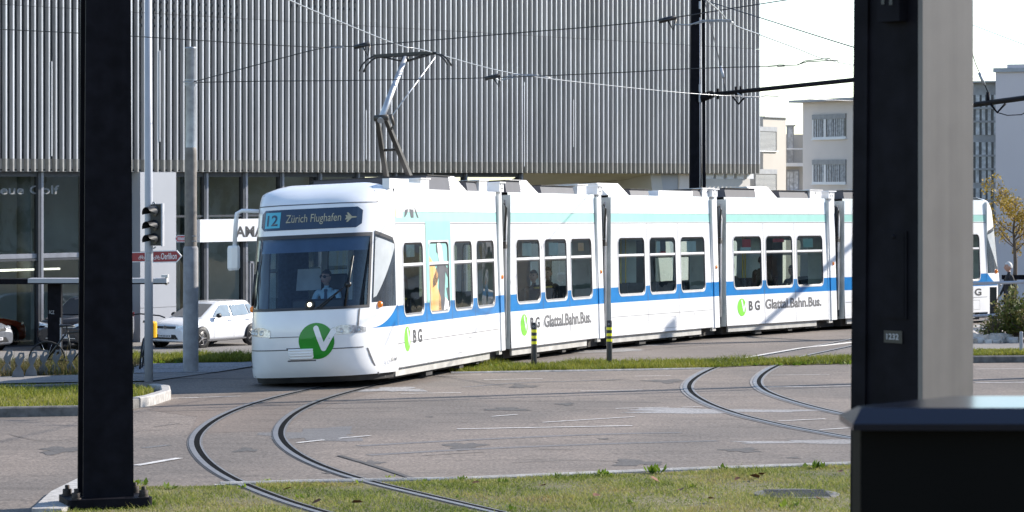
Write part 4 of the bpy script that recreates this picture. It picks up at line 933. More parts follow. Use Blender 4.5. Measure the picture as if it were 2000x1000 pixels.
mb = MB(); nbox(mb, .10, .26, -.004, .004, zat(625), zat(452)); nbox(mb, .115, .245, -.006, -.004, zat(621), zat(456)); mb.lathe(nm(.18, -.006, zat(463)), -dr, [(0, .012), (.006, .01), (.006, 0)], 0, 12); mb.build('hatch_cover', K['mast'], th)
mb = MB(); nbox(mb, .13, .245, -.003, .004, zat(673), zat(649)); add_text(mb, '1232', lambda x, y: nm(.227 - x * 1.0, -.006, zat(666) + y), .028, .078, 1, .02); mb.build('number_plate', [K['black'], K['polegrey']], th)
mb = MB(); nbox(mb, .10, .24, -.06, .004, zat(40), zat(-60)); nbox(mb, .14, .16, -.064, -.06, zat(8), zat(-20), 1); nbox(mb, .19, .21, -.064, -.06, zat(6), zat(-20), 1); mb.build('junction_box', [K['mast'], K['black']], th)
# mast behind the tram with its cantilever arm
Y3 = 76.0; p = at(1362, 429.6 + F * H0 / Y3, Y3); p.z = plane(p.x, p.y)
th = thing('steel_mast', 'dark slender mast standing behind the tram and carrying a long bracket arm', 'mast', p)
mb = MB(Matrix.Translation(p)); mb.hexa([(-.24, -.1, 0), (.13, -.1, 0), (.13, .2, 0), (-.24, .2, 0), (-.15, -.1, 9.5), (.08, -.1, 9.5), (.08, .2, 9.5), (-.15, .2, 9.5)]); mb.build('shaft', K['mast'], th)
mb = MB(Matrix.Translation(p)); mb.hexa([(.16, -.1, 0), (.24, -.1, 0), (.24, .2, 0), (.16, .2, 0), (.12, -.1, 9.5), (.19, -.1, 9.5), (.19, .2, 9.5), (.12, .2, 9.5)]); mb.build('rear_flange', K['mast'], th)
mb = MB(); pz = lambda x, y, Y: at(x, y, Y)
mb.tube([pz(1367, 34 + 0, Y3 - .25), pz(1367, 420, Y3 - .25)], .012, 0, 6); [mb.lathe(pz(1367, y, Y3 - .25), (0, 0, 1), [(-.1, .03), (.1, .03)], 0, 8) for y in (10, 172, 192)]; mb.build('downlead', K['polegrey'], th)
mb = MB(); A = pz(1371, 186.5, Y3); Bp = pz(1682, 154.5, 67.7); D = Bp + (Bp - A) * .12; mb.tube([A, Bp, D], .055, 0, 10); mb.tube([A - Vector((.1, 0, .1)), A + (D - A) * .06], .11, 0, 8)
for t in (.11, .235, .265): q = A.lerp(Bp, t); mb.tube([q - Vector((0, 0, .14)), q + Vector((0, 0, .14))], .035, 0, 6)
q = A.lerp(Bp, .25); mb.tube([q + Vector((-.18, 0, -.08)), q + Vector((0, 0, -.32)), q + Vector((.22, 0, -.08))], .03, 0, 6); mb.build('bracket_arm', K['mast'], th)
mb = MB(); mb.tube([pz(1376, 2, Y3), pz(1391, 60, 75), pz(1408, 130, 74.5)], .012, 0, 6); mb.tube([pz(1408, 130, 74.5), pz(1413, 152, 74.3)], .04, 1, 8); mb.tube([pz(1413, 152, 74.3), pz(1417, 178, 74.2)], .014, 0, 6); mb.tube([pz(1376, -4, Y3), pz(1377, 6, Y3)], .05, 1, 8); mb.build('arm_stay', [K['wired'], K['polegrey']], th)
# mast outside the frame on the right with the arm seen at the edge, and the mast whose shadow crosses the road
p = Vector((16.2, 68.5, plane(16, 68.5))); th = thing('steel_mast', 'dark mast beyond the right edge, its bracket arm crossing the blue grey block', 'mast', p)
mb = MB(Matrix.Translation(p)); mb.box((-.2, -.2, 0), (.2, .2, 8.5)); mb.build('shaft', K['mast'], th)
mb = MB(); A = pz(1880, 207.5, 83); Bp = pz(2000, 191.5, 77.5); D = A + (Bp - A) * 2.35; mb.tube([A, D], .075, 0, 10); mb.tube([D, Vector((p.x, p.y, D.z))], .07, 0, 8)
q = A.lerp(Bp, .57); mb.tube([q + Vector((-.18, 0, -.05)), q + Vector((.02, 0, -.3)), q + Vector((.25, 0, -.05))], .035, 0, 6); mb.tube([q + Vector((.02, 0, -.3)), q + Vector((.3, 0, -.38)), q + Vector((.7, 0, -.36)), q + Vector((.95, 0, -.2)), q + Vector((2.2, 0, -.12))], .015, 0, 6)
q = A.lerp(Bp, .43); mb.tube([q, q + Vector((0, 0, .3))], .05, 0, 6); mb.tube([q + Vector((0, 0, .3)), q + Vector((-.35, 0, 1.1)), q + Vector((-.5, 0, 1.6))], .014, 0, 6); mb.tube([q + Vector((-.1, 0, .5)), q + Vector((-.25, 0, .85))], .045, 1, 8)
mb.build('bracket_arm', [K['mast'], K['galv']], th)
p = Vector((9.6, 48.9, plane(9.6, 48.9))); th = thing('steel_mast', 'dark mast just outside the right edge whose thin shadow crosses the road', 'mast', p)
mb = MB(Matrix.Translation(p)); mb.hexa([(-.12, -.12, 0), (.12, -.12, 0), (.12, .12, 0), (-.12, .12, 0), (-.07, -.07, 9.5), (.07, -.07, 9.5), (.07, .07, 9.5), (-.07, .07, 9.5)]); mb.build('shaft', K['mast'], th)
mb = MB(Matrix.Translation(p)); mb.tube([(.55, -.35, 0), (.55, -.35, 9.3)], .05, 0, 8); mb.tube([(0, 0, 8.6), (.55, -.35, 8.6)], .03, 0, 6); mb.build('cable_pipe', K['mast'], th)
# ------------------------------------------------------------------ overhead wires
def wire(label, pts, r, m, extra=None, name='overhead_wire', group='overhead wires'):
    P = [at(*p) for p in pts]
    if len(P) > 2: P = catmull(P, 8)
    mb = MB(); mb.tube(P, r, 0, 6)
    if extra:
        for f in extra: f(mb)
    return tag(mb.build(name, [m, K['black'], K['galv']]), label, 'wire', group)
def wy(py, h=5.65): return F * (h - H0) / (429.6 - py)
def hanger(px, py, Y, L=.24, dx=.07):
    def f(mb):
        c = at(px, py, Y); mb.tube([c + Vector((-L / 2, 0, -.03)), c + Vector((L / 2, 0, .035))], .036, 1, 8); mb.tube([c + Vector((dx * .2, 0, -.02)), c + Vector((dx + .02, 0, -.16)), c + Vector((L / 2, 0, 0))], .016, 1, 6)
    return f
def fitting(pts, r=.012, m=2):
    def f(mb): mb.tube([at(*p) for p in pts], r, m, 6)
    return f
wire('pale contact wire over the tram, touching the pantograph', [(480, -45, wy(-45)), (565, 0, wy(0)), (700, 57, wy(57)), (785, 90, wy(90)), (832, 99, wy(99)), (1000, 143, wy(143)), (1200, 168, wy(168)), (1370, 184, wy(184)), (1500, 190, wy(190)), (1690, 198, wy(198)), (1900, 204, wy(204))], .009, K['wire'],
     [fitting([(978, 158, 58), (990, 150, 58), (1003, 146, 58), (1040, 146, 58), (1056, 148, 58), (1075, 152, 58)]), fitting([(976, 157, 58), (1000, 152, 58), (1030, 148, 58), (1052, 147, 58)]), fitting([(1440, 182, 70), (1455, 190, 70), (1480, 190, 70), (1495, 187, 70), (1530, 189, 70)], .014)])
wire('pale contact wire of the second track crossing the white sky', [(1372, -12, wy(-12)), (1380, 0, wy(0)), (1405, 22, wy(22)), (1432, 48, wy(48)), (1482, 67, wy(67)), (1560, 96, wy(96)), (1610, 115, wy(115)), (1690, 131, wy(131)), (1900, 166, wy(166))], .010, K['wire'],
     [fitting([(1317, 48, 42), (1345, 49, 42), (1355, 46, 42), (1372, 40, 42), (1426, 39, 42), (1434, 48, 42)], .012), fitting([(1357, 47, 42), (1378, 42, 42), (1424, 42, 42), (1432, 44, 42)], .01),
      fitting([(1558, 127, 50), (1572, 119, 50), (1600, 116, 50), (1621, 114, 50), (1622, 118, 50)], .010, 1), fitting([(1556, 127, 50), (1575, 121, 50), (1620, 118, 50), (1636, 118, 50), (1637, 122, 50)], .010, 1)])
wire('dark span wire from the concrete pole past two black hangers to the top right', [(374, 161, 50.4), (500, 127, 48), (634, 93, 46), (700, 90, 45), (860, 77, 44.5), (1000, 65, 44), (1160, 52, 43.5), (1290, 39.5, 43), (1320, 34, 42.8), (1400, 21, 42.4), (1535, 0, 41.6), (1620, -13, 41)], .0085, K['wired'],
     [hanger(707, 89, 45), hanger(1303, 38, 43, .26), fitting([(634, 93, 46), (645, 92, 46), (648, 93.5, 46), (665, 92.5, 46), (672, 92, 46)], .012), fitting([(706, 92, 45), (714, 100, 45)], .012)])
wire('thin level span wire from the concrete pole across the louvred front', [(374, 161, 50.4), (520, 158.5, 50), (690, 157, 49.6), (950, 152, 49), (1200, 142, 48.4), (1350, 134, 48), (1500, 129.5, 47.6), (1518, 128.6, 47.5), (1560, 127, 47.3)], .0085, K['wired'],
     [hanger(962, 150.5, 49, .26, .09), fitting([(1500, 129.5, 47.6), (1516, 128.5, 47.5)], .013, 1), fitting([(1517, 127, 47.5), (1522, 126.3, 47.5), (1532, 126.5, 47.5), (1533, 129.5, 47.5), (1522, 130.3, 47.5), (1517, 129.5, 47.5)], .007, 1), fitting([(968, 154, 49), (978, 158, 50)], .012)])
wire('thin sagging wire at the upper left in front of the louvres', [(-60, 53, 44), (0, 57, 44), (160, 65, 44.4), (330, 75, 44.8), (500, 86, 45.4), (634, 93, 46)], .0075, K['wired'])
wire('thin feeder wire falling from the mast top towards the right through the sky', [(1374, 0, 75.5), (1480, 33, 69), (1580, 65, 63), (1690, 99, 57.5), (1900, 160, 50)], .013, K['wired'])
wire('faint thin wire in the sky to the right of the wide grey post', [(1890, 45, 60), (1950, 68, 58), (2010, 91, 56), (2080, 118, 54)], .008, K['wire'])
# ------------------------------------------------------------------ round poles, signal, signs
p = gp(290.5, 746); th = thing('street_pole', 'slim grey steel pole carrying the traffic light and red cycle signs', 'pole', p)
mb = MB(); mb.tube([p, p + Vector((0, 0, 2.4)), p + Vector((-.01, 0, 7.4))], [.073, .068, .055], 0, 20); mb.build('shaft', K['polegrey'], th)
for y in (494, 509): mb = MB(); mb.lathe(at(290, y, p.y) , (0, 0, 1), [(-.012, .074), (.012, .074)], 0, 20); mb.build('clamp', K['galv'], th)
Yp = p.y
t = thing('traffic_light', 'three lens traffic light seen from its side, black with pale backing edge', 'traffic light', at(305, 482, Yp))
mb = MB(); a, b = at(296, 479, Yp), at(319, 399, Yp); mb.box((a.x, Yp - .12, a.z), (b.x - .02, Yp + .1, b.z)); mb.build('housing', K['black'], t)
mb = MB(); mb.box((b.x - .02, Yp - .15, a.z - .015), (b.x + .005, Yp + .12, b.z + .015)); mb.box((a.x, Yp + .1, a.z - .01), (b.x, Yp + .115, b.z + .01)); mb.build('backing_board', K['polegrey'], t)
for y in (412, 440, 466):
    mb = MB(); c = at(301, y, Yp) + Vector((.02, -.12, 0)); ax = Vector((-.62, -.72, 0)).normalized(); sx_ = ax.cross(Vector((0, 0, 1)))
    rows = []
    for L in (0, .06, .12, .19):
        rows.append([c + ax * L * (1 if k < 9 else .4) + (sx_ * math.cos(math.radians(-20 + 22 * k)) + Vector((0, 0, 1)) * math.sin(math.radians(-20 + 22 * k))) * .095 + Vector((0, 0, -.03 * L / .2)) for k in range(11)])
    mb.grid(rows, 0); mb.disc(c + ax * .01, ax, .09, 1); mb.build('visor', [K['black'], K['carg']], t)
mb = MB(); 
for y in (396, 486): mb.tube([at(291, y, Yp), at(301, y - 1, Yp), at(304, y + (4 if y < 400 else -4), Yp)], .014, 0, 6)
mb.build('mounting', K['galv'], t)
def bikeicon(mb, fn, x, y, s, m):
    def ringp(cx, cy, r):
        n = 14
        for k in range(n):
            a, b = 2 * math.pi * k / n, 2 * math.pi * (k + 1) / n
            mb.face([fn(cx + r * math.cos(a), cy + r * math.sin(a)), fn(cx + r * math.cos(b), cy + r * math.sin(b)), fn(cx + (r - .05 * s) * math.cos(b), cy + (r - .05 * s) * math.sin(b)), fn(cx + (r - .05 * s) * math.cos(a), cy + (r - .05 * s) * math.sin(a))], m)
    ringp(x - .3 * s, y, .2 * s); ringp(x + .3 * s, y, .2 * s)
    for (a, b, c, d) in ((-.3, 0, -.1, .33), (-.1, .33, .05, .02), (.05, .02, .22, .33), (.22, .33, .3, 0), (-.12, .3, .2, .28), (-.18, .38, -.02, .38), (.15, .42, .25, .36), (-.3, 0, .05, .02)):
        p_, q = Vector((x + a * s, y + b * s)), Vector((x + c * s, y + d * s)); n = (q - p_).orthogonal().normalized() * .022 * s
        mb.face([fn(*(p_ + n)), fn(*(q + n)), fn(*(q - n)), fn(*(p_ - n))], m)
s_ = thing('direction_sign', 'dark red arrow sign reading Oerlikon with a bicycle, pointing right', 'sign', at(327, 500, Yp))
O = at(298, 513.5, Yp - .08); dx = (at(357, 513.5, Yp) - at(298, 513.5, Yp)); W_ = dx.length; ex = Vector((.985, -.17, .028)).normalized(); ez = Vector((0, 0, 1))
fs = lambda x, y, o=0.0: O + ex * x + ez * y + Vector((-.17, -.98, 0)) * o
mb = MB(); H_ = .20; L_ = W_ * 1.0
out = [(0, 0), (L_ - .085, 0), (L_, H_ / 2), (L_ - .085, H_), (0, H_)]; inn = [(.012, .016), (L_ - .093, .016), (L_ - .02, H_ / 2), (L_ - .093, H_ - .016), (.012, H_ - .016)]
mb.face([fs(x, y, 0) for x, y in out], 1); mb.face([fs(x, y, -.02) for x, y in out], 1)
for (a, b) in zip(out, out[1:] + out[:1]): mb.face([fs(*a, 0), fs(*b, 0), fs(*b, -.02), fs(*a, -.02)], 1)
mb.face([fs(x, y, .002) for x, y in inn], 0); bikeicon(mb, lambda x, y: fs(x, y, .004), .075, .075, .12, 1); add_text(mb, 'Oerlikon', lambda x, y: fs(.145 + x, .055 + y, .004), .105, .27, 1, .01)
mb.build('sign_board', [K['redsign'], K['signwh']], s_)
s_ = thing('direction_sign', 'dark red cycle sign to the left of the slim pole, partly behind the dark mast', 'sign', at(262, 505, Yp))
O = at(284, 511.5, Yp - .07); ex2 = Vector((-.985, .17, -.03)).normalized(); H_ = .165; fs = lambda x, y, o=0.0: O + ex2 * x + ez * y + Vector((-.17, -.98, 0)) * o
mb = MB(); L_ = .62; out = [(0, 0), (L_ - .07, 0), (L_, H_ / 2), (L_ - .07, H_), (0, H_)]; inn = [(.01, .012), (L_ - .078, .012), (L_ - .02, H_ / 2), (L_ - .078, H_ - .012), (.01, H_ - .012)]
mb.face([fs(x, y, 0) for x, y in out], 1); mb.face([fs(x, y, -.02) for x, y in out], 1)
for (a, b) in zip(out, out[1:] + out[:1]): mb.face([fs(*a, 0), fs(*b, 0), fs(*b, -.02), fs(*a, -.02)], 1)
mb.face([fs(x, y, .002) for x, y in inn], 0); bikeicon(mb, lambda x, y: fs(x, y, .004), .065, .065, .11, 1); mb.build('sign_board', [K['redsign'], K['signwh']], s_)
# concrete / steel pole
K['weath'] = mat('weathered_brown_steel', (.17, .15, .135), .6, .15, var=.2, scale=8)
p = gp(372.5, 727.5); th = thing('overhead_line_pole', 'thick round pole with a sleeve joint, on gravel in front of the white car', 'pole', p); Yq = p.y
zq = lambda y: H0 + (YH - y) / F * Yq - p.z
mb = MB(); mb.lathe(p, (0, 0, 1), [(0, .137), (zq(486), .132), (zq(484), .128), (zq(481), .112)], 0, 28); mb.build('base_tube', K['concrete'], th)
mb = MB(); mb.lathe(p, (0, 0, 1), [(zq(486), .108), (zq(300), .106), (zq(291), .101), (zq(288), .094)], 0, 28); mb.build('sleeve', K['weath'], th)
mb = MB(); mb.lathe(p, (0, 0, 1), [(zq(300), .0939), (zq(287), .0939), (zq(96), .088), (zq(95), .094), (zq(92), .094), (zq(91), .0)], 0, 28); mb.build('upper_tube', K['galv'], th)
mb = MB(); [mb.lathe(p, (0, 0, 1), [(zq(y + 1.2), .10), (zq(y - 1.2), .10)], 0, 24) for y in (156, 162, 166)]; mb.tube([at(380, 161, Yq), at(386, 161, Yq)], .02, 0, 6); mb.tube([at(358, 160, Yq - .08), at(386, 160, Yq - .08)], .012, 0, 6); mb.build('wire_clamp', K['galv'], th)
s_ = thing('direction_sign', 'small bright red pointer sign with white lettering, strapped to the thick round pole', 'sign', at(354, 467, Yq))
O = at(367.5, 473.2, Yq - .02); ex3 = Vector((-1, .06, 0)).normalized(); H_ = .125; L_ = .235; fs = lambda x, y, o=0.0: O + ex3 * x + ez * y + Vector((-.06, -1, 0)) * o
out = [(0, 0), (L_ - .04, 0), (L_, H_ / 2), (L_ - .04, H_), (0, H_)]; inn = [(.012, .014), (L_ - .043, .014), (L_ - .016, H_ / 2), (L_ - .043, H_ - .014), (.012, H_ - .014)]
K['redb'] = mat('bright_red_sign', (.55, .03, .045), .4)
mb = MB(); mb.face([fs(x, y, 0) for x, y in out], 1); mb.face([fs(x, y, -.015) for x, y in out], 1)
for (a, b) in zip(out, out[1:] + out[:1]): mb.face([fs(*a, 0), fs(*b, 0), fs(*b, -.015), fs(*a, -.015)], 1)
mb.face([fs(x, y, .002) for x, y in inn], 0)
for k, (h0_, h1_) in enumerate([(.035, .10), (.035, .085), (.035, .1), (.035, .08), (.035, .09), (.035, .08), (.035, .095)]):
    x = .185 - k * .018; mb.face([fs(x, h0_, .004), fs(x - .012, h0_, .004), fs(x - .012, h1_, .004), fs(x, h1_, .004)], 1)
mb.face([fs(.045, .03, .004), fs(.025, .03, .004), fs(.028, .085, .004), fs(.042, .085, .004)], 1)
mb.build('sign_board', [K['redb'], K['signwh']], s_)
mb = MB(); [mb.tube([at(366, y, Yq - .03), at(384, y, Yq - .16)], .008, 0, 6) for y in (461, 471)]; mb.build('strap', K['galv'], s_)
# yellow box behind the slim pole
p = at(299, 665, 60); p.z = gz(p.x, p.y); b = thing('letter_box', 'small bright yellow box on a stand, half hidden by the slim grey pole', 'letter box', p)
mb = MB(); c = at(297, 643, 60); mb.bbox((c.x - .07, 59.9, c.z - .17), (c.x + .085, 60.2, c.z + .16), .035); mb.build('body', K['yellow'], b)
mb = MB(); mb.box((c.x - .03, 60.0, p.z), (c.x + .0, 60.06, c.z - .17)); mb.build('stand', K['galv'], b)
# bollards
for px, py, top, lab in ((1043, 721, 630, 'black bollard with yellow bands on the grass strip, in front of the green emblem'), (1190, 715.5, 625.5, 'black bollard with yellow bands on the grass strip, beside the second tram joint')):
    p = gp(px, py); b = thing('bollard', lab, 'bollard', p, 'bollards on the grass strip'); z1 = H0 + (YH - top) / F * p.y - p.z
    mb = MB(); mb.lathe(p, (0, 0, 1), [(0, .052), (z1 - .015, .052), (z1, .045), (z1, 0)], 0, 20); mb.build('post', K['black'], b)
    mb = MB()
    for f0, f1 in ((.79, .85), (.66, .72), (.54, .60)): mb.lathe(p, (0, 0, 1), [(z1 * f0 - .0, .053), (z1 * f1, .053)], 0, 20)
    mb.build('reflective_band', K['reflect'], b)
    mb = MB(); c = p + Vector((-.01, -.053, z1 * .92)); mb.disc(c, (0, -1, 0), .018, 0, 12, .011); mb.build('stud', K['polegrey'], b)
# ------------------------------------------------------------------ showroom building with the louvred upper storeys
FP = Vector(((290 - 1000) / F * 98.8, 98.8, 0)); FD = Vector((.651, .759, 0)).normalized(); FN = Vector((FD.y, -FD.x, 0))
def ft(px, off=0.0):
    P = FP + FN * off; k = (px - 1000) / F; return (k * P.y - P.x) / (FD.x - k * FD.y)
def fz(px, py, off=0.0):
    P = FP + FN * off + FD * ft(px, off); return H0 + (YH - py) / F * P.y
ZF = 2.97; ZG = gz(-12, 100)
Mf = Matrix((FD, -FN, Vector((0, 0, 1)))).transposed().to_4x4(); Mf.translation = FP       # x along, y inward
bld = thing('showroom_building', 'large building clad in vertical grey metal louvres above a glazed showroom', 'building', (FP.x, FP.y, ZG))
T0, T1, ZTOP = -13.0, ft(1481.5), 17.0
mb = MB(Mf); pch = .3032; n = int((T1 - T0) / pch)
ts = [T1 - .03 - k * pch for k in range(n)]
for t in ts:
    for z0, z1 in ((ZF + .42, 8.43), (8.445, 12.7), (12.715, ZTOP)):
        P = [(t - .055, -.0), (t - .03, -.0), (t - .03, .0)]
        mb.hexa([(t - .060, -.10, z0), (t, -.10, z0), (t - .006, .09, z0), (t - .048, .09, z0), (t - .060, -.10, z1), (t, -.10, z1), (t - .006, .09, z1), (t - .048, .09, z1)])
mb.build('louvre_fins', K['fin'], bld)
mb = MB(Mf)
for t in ts: mb.hexa([(t - .060, -.10, ZF), (t, -.10, ZF), (t - .006, .09, ZF), (t - .048, .09, ZF), (t - .060, -.10, ZF + .42), (t, -.10, ZF + .42), (t - .006, .09, ZF + .42), (t - .048, .09, ZF + .42)])
mb.box((T0, .10, ZF + .08), (T1 - .1, .13, ZF + .42)); mb.build('louvre_feet', K['fintip'], bld)
mb = MB(Mf)
for px, py0, py1 in ((97, 120, 305), (308, 99, 277), (711, 215, 312), (1020, 160, 325), (1116, 195, 287)):
    t = ft(px); mb.box((t - .02, -.125, fz(px, py1)), (t + .015, -.103, fz(px, py0)))
mb.build('facade_light', K['fin'], bld)
mb = MB(Mf)
for k in range(22):
    z = fz(380, 64) + .12 + k * .28; mb.box((ft(268), .02, z), (ft(470), .05, z + .09))
mb.build('louvre_ladder', K['frame'], bld); mb = MB(Mf)
for k in range(26):
    z = fz(620, 22) + .12 + k * .28; mb.box((ft(560), .02, z), (ft(700), .05, z + .09))
mb.build('louvre_ladder', K['frame'], bld)
mb = MB(Mf); mb.box((T0, .14, ZF + .02), (T1 - .03, 18, ZTOP)); mb.build('upper_wall', K['finback'], bld)
mb = MB(Mf); mb.box((T0, .1, ZTOP), (T1, 18.1, ZTOP + .3)); mb.build('roof', K['roofm'], bld)
# glazed ground floor, set back 0.35 m
off = -.35
def tt(px): return ft(px, off)
def zz2(px, py): return fz(px, py, off)
g0 = .35
mull = [(-60, -52), (73, 83), (160, 168), (252, 258), (325, 329), (397, 405), (473, 482), (545, 553), (620, 627), (694, 701), (767, 774), (838, 845), (905, 911), (1012, 1020)]
zT, zB = ZF - .03, ZG
mb = MB(Mf); mb.box((tt(-62), g0, zT - .14), (tt(1021), g0 + .2, zT + .04)); mb.box((tt(-62), g0, zB), (tt(1021), g0 + .2, zB + .12)); mb.build('frame_rail', K['frame'], bld)
for a, b in mull:
    mb = MB(Mf); mb.box((tt(a), g0 - .05, zB), (tt(a) + (tt(b) - tt(a)) * .55, g0 + .16, zT)); mb.box((tt(a) + (tt(b) - tt(a)) * .55, g0 - .06, zB), (tt(b), g0 + .15, zT), 1); mb.build('mullion', [K['frame'], K['framel']], bld)
panes = [(a[1], b[0]) for a, b in zip(mull, mull[1:]) if a[1] != 258]
for a, b in panes:
    mb = MB(Mf); mb.face([(tt(a), g0 + .08, zB + .1), (tt(b), g0 + .08, zB + .1), (tt(b), g0 + .08, zT - .1), (tt(a), g0 + .08, zT - .1)]); o = mb.build('shop_window', K['shopglass'], bld)
    zr = zz2(80, 507)
    mb = MB(Mf)
    if b < 170: mb.box((tt(a), g0 - .01, zz2(80, 509)), (tt(b), g0 + .14, zz2(80, 505))); mb.box((tt(a), g0 + .03, zz2(80, 504)), (tt(b), g0 + .09, zz2(80, 495)), 1)
    else: mb.box((tt(a), g0 - .01, zz2(400, 424)), (tt(b), g0 + .12, zz2(400, 420)))
    mb.build('transom', [K['frame'], K['framel']], o)
mb = MB(Mf); add_text(mb, 'Neue Golf', lambda x, y: (tt(-22) + x, g0 + .07, zz2(40, 379) + y), fz(40, 362) - fz(40, 379), tt(118) - tt(-22), 0, .02); mb.build('window_lettering', mat('frosted_letters', (.20, .21, .21), .7), bld)
mb = MB(Mf); mb.box((tt(256), -.12, zB), (tt(326), .5, zT + .02)); [mb.box((tt(256), -.124, z), (tt(326), -.119, z + .015), 1) for z in (zz2(290, 490), zz2(290, 600))]; mb.build('wall_panel', [K['panel'], K['seaml']], bld)
mb = MB(Mf); mb.box((tt(383), g0 - .2, zz2(430, 472)), (tt(640), g0 - .02, zz2(430, 428)))
mb.build('sign_fascia', K['signw'], bld)
mb = MB(Mf); add_text(mb, 'AMAG', lambda x, y: (tt(452) + x, g0 - .205, zz2(470, 462) + y), fz(470, 441.5) - fz(470, 462), (tt(505) - tt(452)) * 1.38, 0, .03); mb.build('sign_letters', K['ink'], bld)
mb = MB(Mf); [mb.box((tt(x) - .03, g0 - .3, zB), (tt(x) + .02, g0 - .22, zz2(480, 510))) for x in (478, 484)]; mb.box((tt(478) - .03, g0 - .3, zz2(480, 514)), (tt(484) + .02, g0 - .22, zz2(480, 510))); mb.build('door_frame', K['framel'], bld)
mb = MB(Mf); mb.box((tt(-62), 9, zB), (tt(1020), 9.2, zT)); mb.box((tt(-62), 9, zB), (tt(-60), g0 + .3, zT)); mb.build('inner_wall', K['shopwall'], bld)
mb = MB(Mf); mb.box((tt(-62), g0 + .2, zB + .01), (tt(1020), 9, zB + .06)); mb.build('showroom_floor', K['shopfloor'], bld)
mb = MB(Mf); mb.box((tt(-62), g0 + .2, zT - .06), (tt(1020), 9, zT)); mb.box((tt(-62), .14, ZF - .0), (tt(1020), g0 + .2, ZF + .019)); mb.build('showroom_ceiling', K['shopwall'], bld)
for px in (128, 448, 700): 
    mb = MB(Mf); mb.lathe((tt(px) + .4, 3.0, zB + .05), (0, 0, 1), [(0, .24), (zT - zB - .12, .24)], 0, 20); mb.build('column', K['shopcol'], bld)
for px, zy in ((30, 531), (110, 531)): 
    mb = MB(Mf); mb.box((tt(px) - 2, 2.5, zz2(80, zy + 2)), (tt(px) + 2, 2.6, zz2(80, zy - 2))); mb.build('light_strip', mat('tube_light', (.6, .6, .55), .5, emit=(1, .95, .8), estr=.9), bld)
mb = MB(Mf); mb.box((tt(114), 1.5, zz2(120, 492)), (tt(126), 1.7, zz2(120, 447))); mb.build('info_panel', K['shopcol'], bld)
# undercroft on the right: sloped soffit, slanted pier, low wall
tA, tB, tC = tt(1020), ft(1296), ft(1382)
mb = MB(Mf); mb.hexa([(tA, .2, ZF - .005), (T1 - .2, .2, ZF - .005), (T1 - .2, 7, ZF - .005), (tA, 7, ZF - .005), (tA, .25, ZF + .018), (T1 - .2, .25, ZF + .018), (T1 - .2, 7, ZF + .018), (tA, 7, ZF + .018)])
z1, z2 = fz(1020, 366), fz(1290, 349.5); mb.face([(tA, .3, ZF - .008), (tB, .3, ZF - .008), (tB + .3, 1.8, z2), (tA, 1.8, z1 - .05)]); mb.face([(tA, 1.8, z1 - .05), (tB + .3, 1.8, z2), (tB + .3, 6, z2 + .1), (tA, 6, z1 - .05)]); mb.build('soffit', K['beige'], bld)
mb = MB(Mf); q0, q1, q2 = ft(1289), ft(1309), ft(1347)
mb.hexa([(q0 + .9, .5, ZG), (q1 + 1.2, .5, ZG), (q1 + 1.2, 4, ZG), (q0 + .9, 4, ZG), (q0, .5, ZF - .01), (q1, .5, ZF - .01), (q1, 4, ZF - .01), (q0, 4, ZF - .01)], 0); mb.hexa([(q1 + 1.22, .52, ZG), (q2 + .1, .52, ZG), (q2 + .1, 4, ZG), (q1 + 1.22, 4, ZG), (q1 + .02, .52, ZF - .012), (q2 + .1, .52, ZF - .012), (q2 + .1, 4, ZF - .012), (q1 + .02, 4, ZF - .012)], 1); mb.build('pier', [K['beige'], K['panel']], bld)
mb = MB(Mf); mb.box((tC - .5, .35, ZG), (T1 - .15, 6, fz(1430, 349))); mb.box((tC - 1.4, .45, ZG), (tC - .52, 6, ZF - .02), 1); mb.build('low_wall', [K['beige'], K['greyr']], bld)
for k in range(11): 
    t = ft(1392) + k * .75
    if t < T1 - .3:
        mb = MB(Mf); mb.box((t, .36, fz(1430, 349) - .005), (t + .5, .5, ZF - .012)); mb.build('low_wall_louvre', K['signw'], bld)
# the grey wing seen through the undercroft
p = Vector((6.5, 150, gz(6.5, 150))); wg = thing('rear_building', 'low grey building with a striped fascia seen under the louvred block, above the tram roof', 'building', p)
mb = MB(); mb.box((1, 150, p.z), (10.5, 156, H0 + (YH - 356) / F * 150)); mb.build('wall', K['greyr'], wg)
mb = MB(); [mb.box((1 + k * .5, 149.9, H0 + (YH - 358) / F * 150), (1.36 + k * .5, 150.2, H0 + (YH - 350) / F * 150)) for k in range(18)]; mb.box((1, 150.2, p.z + 2), (10.5, 150.3, H0 + (YH - 349) / F * 150), 1); mb.build('fascia', [K['signw'], K['roofbox']], wg)
# ------------------------------------------------------------------ houses beyond
def facebox(mb, S, d, n, a0, a1, b0, b1, z0, z1, m=0):      # d along the wall, n outwards; b measured outwards
    P = lambda a, b, z: (S.x + d.x * a + n.x * b, S.y + d.y * a + n.y * b, z)
    mb.hexa([P(a0, b1, z0), P(a1, b1, z0), P(a1, b0, z0), P(a0, b0, z0), P(a0, b1, z1), P(a1, b1, z1), P(a1, b0, z1), P(a0, b0, z1)], m)
def onface(S, d, px): k = (px - 1000) / F; return (k * S.y - S.x) / (d.x - k * d.y)
def zface(S, d, px, py): return H0 + (YH - py) / F * (S.y + d.y * onface(S, d, px))
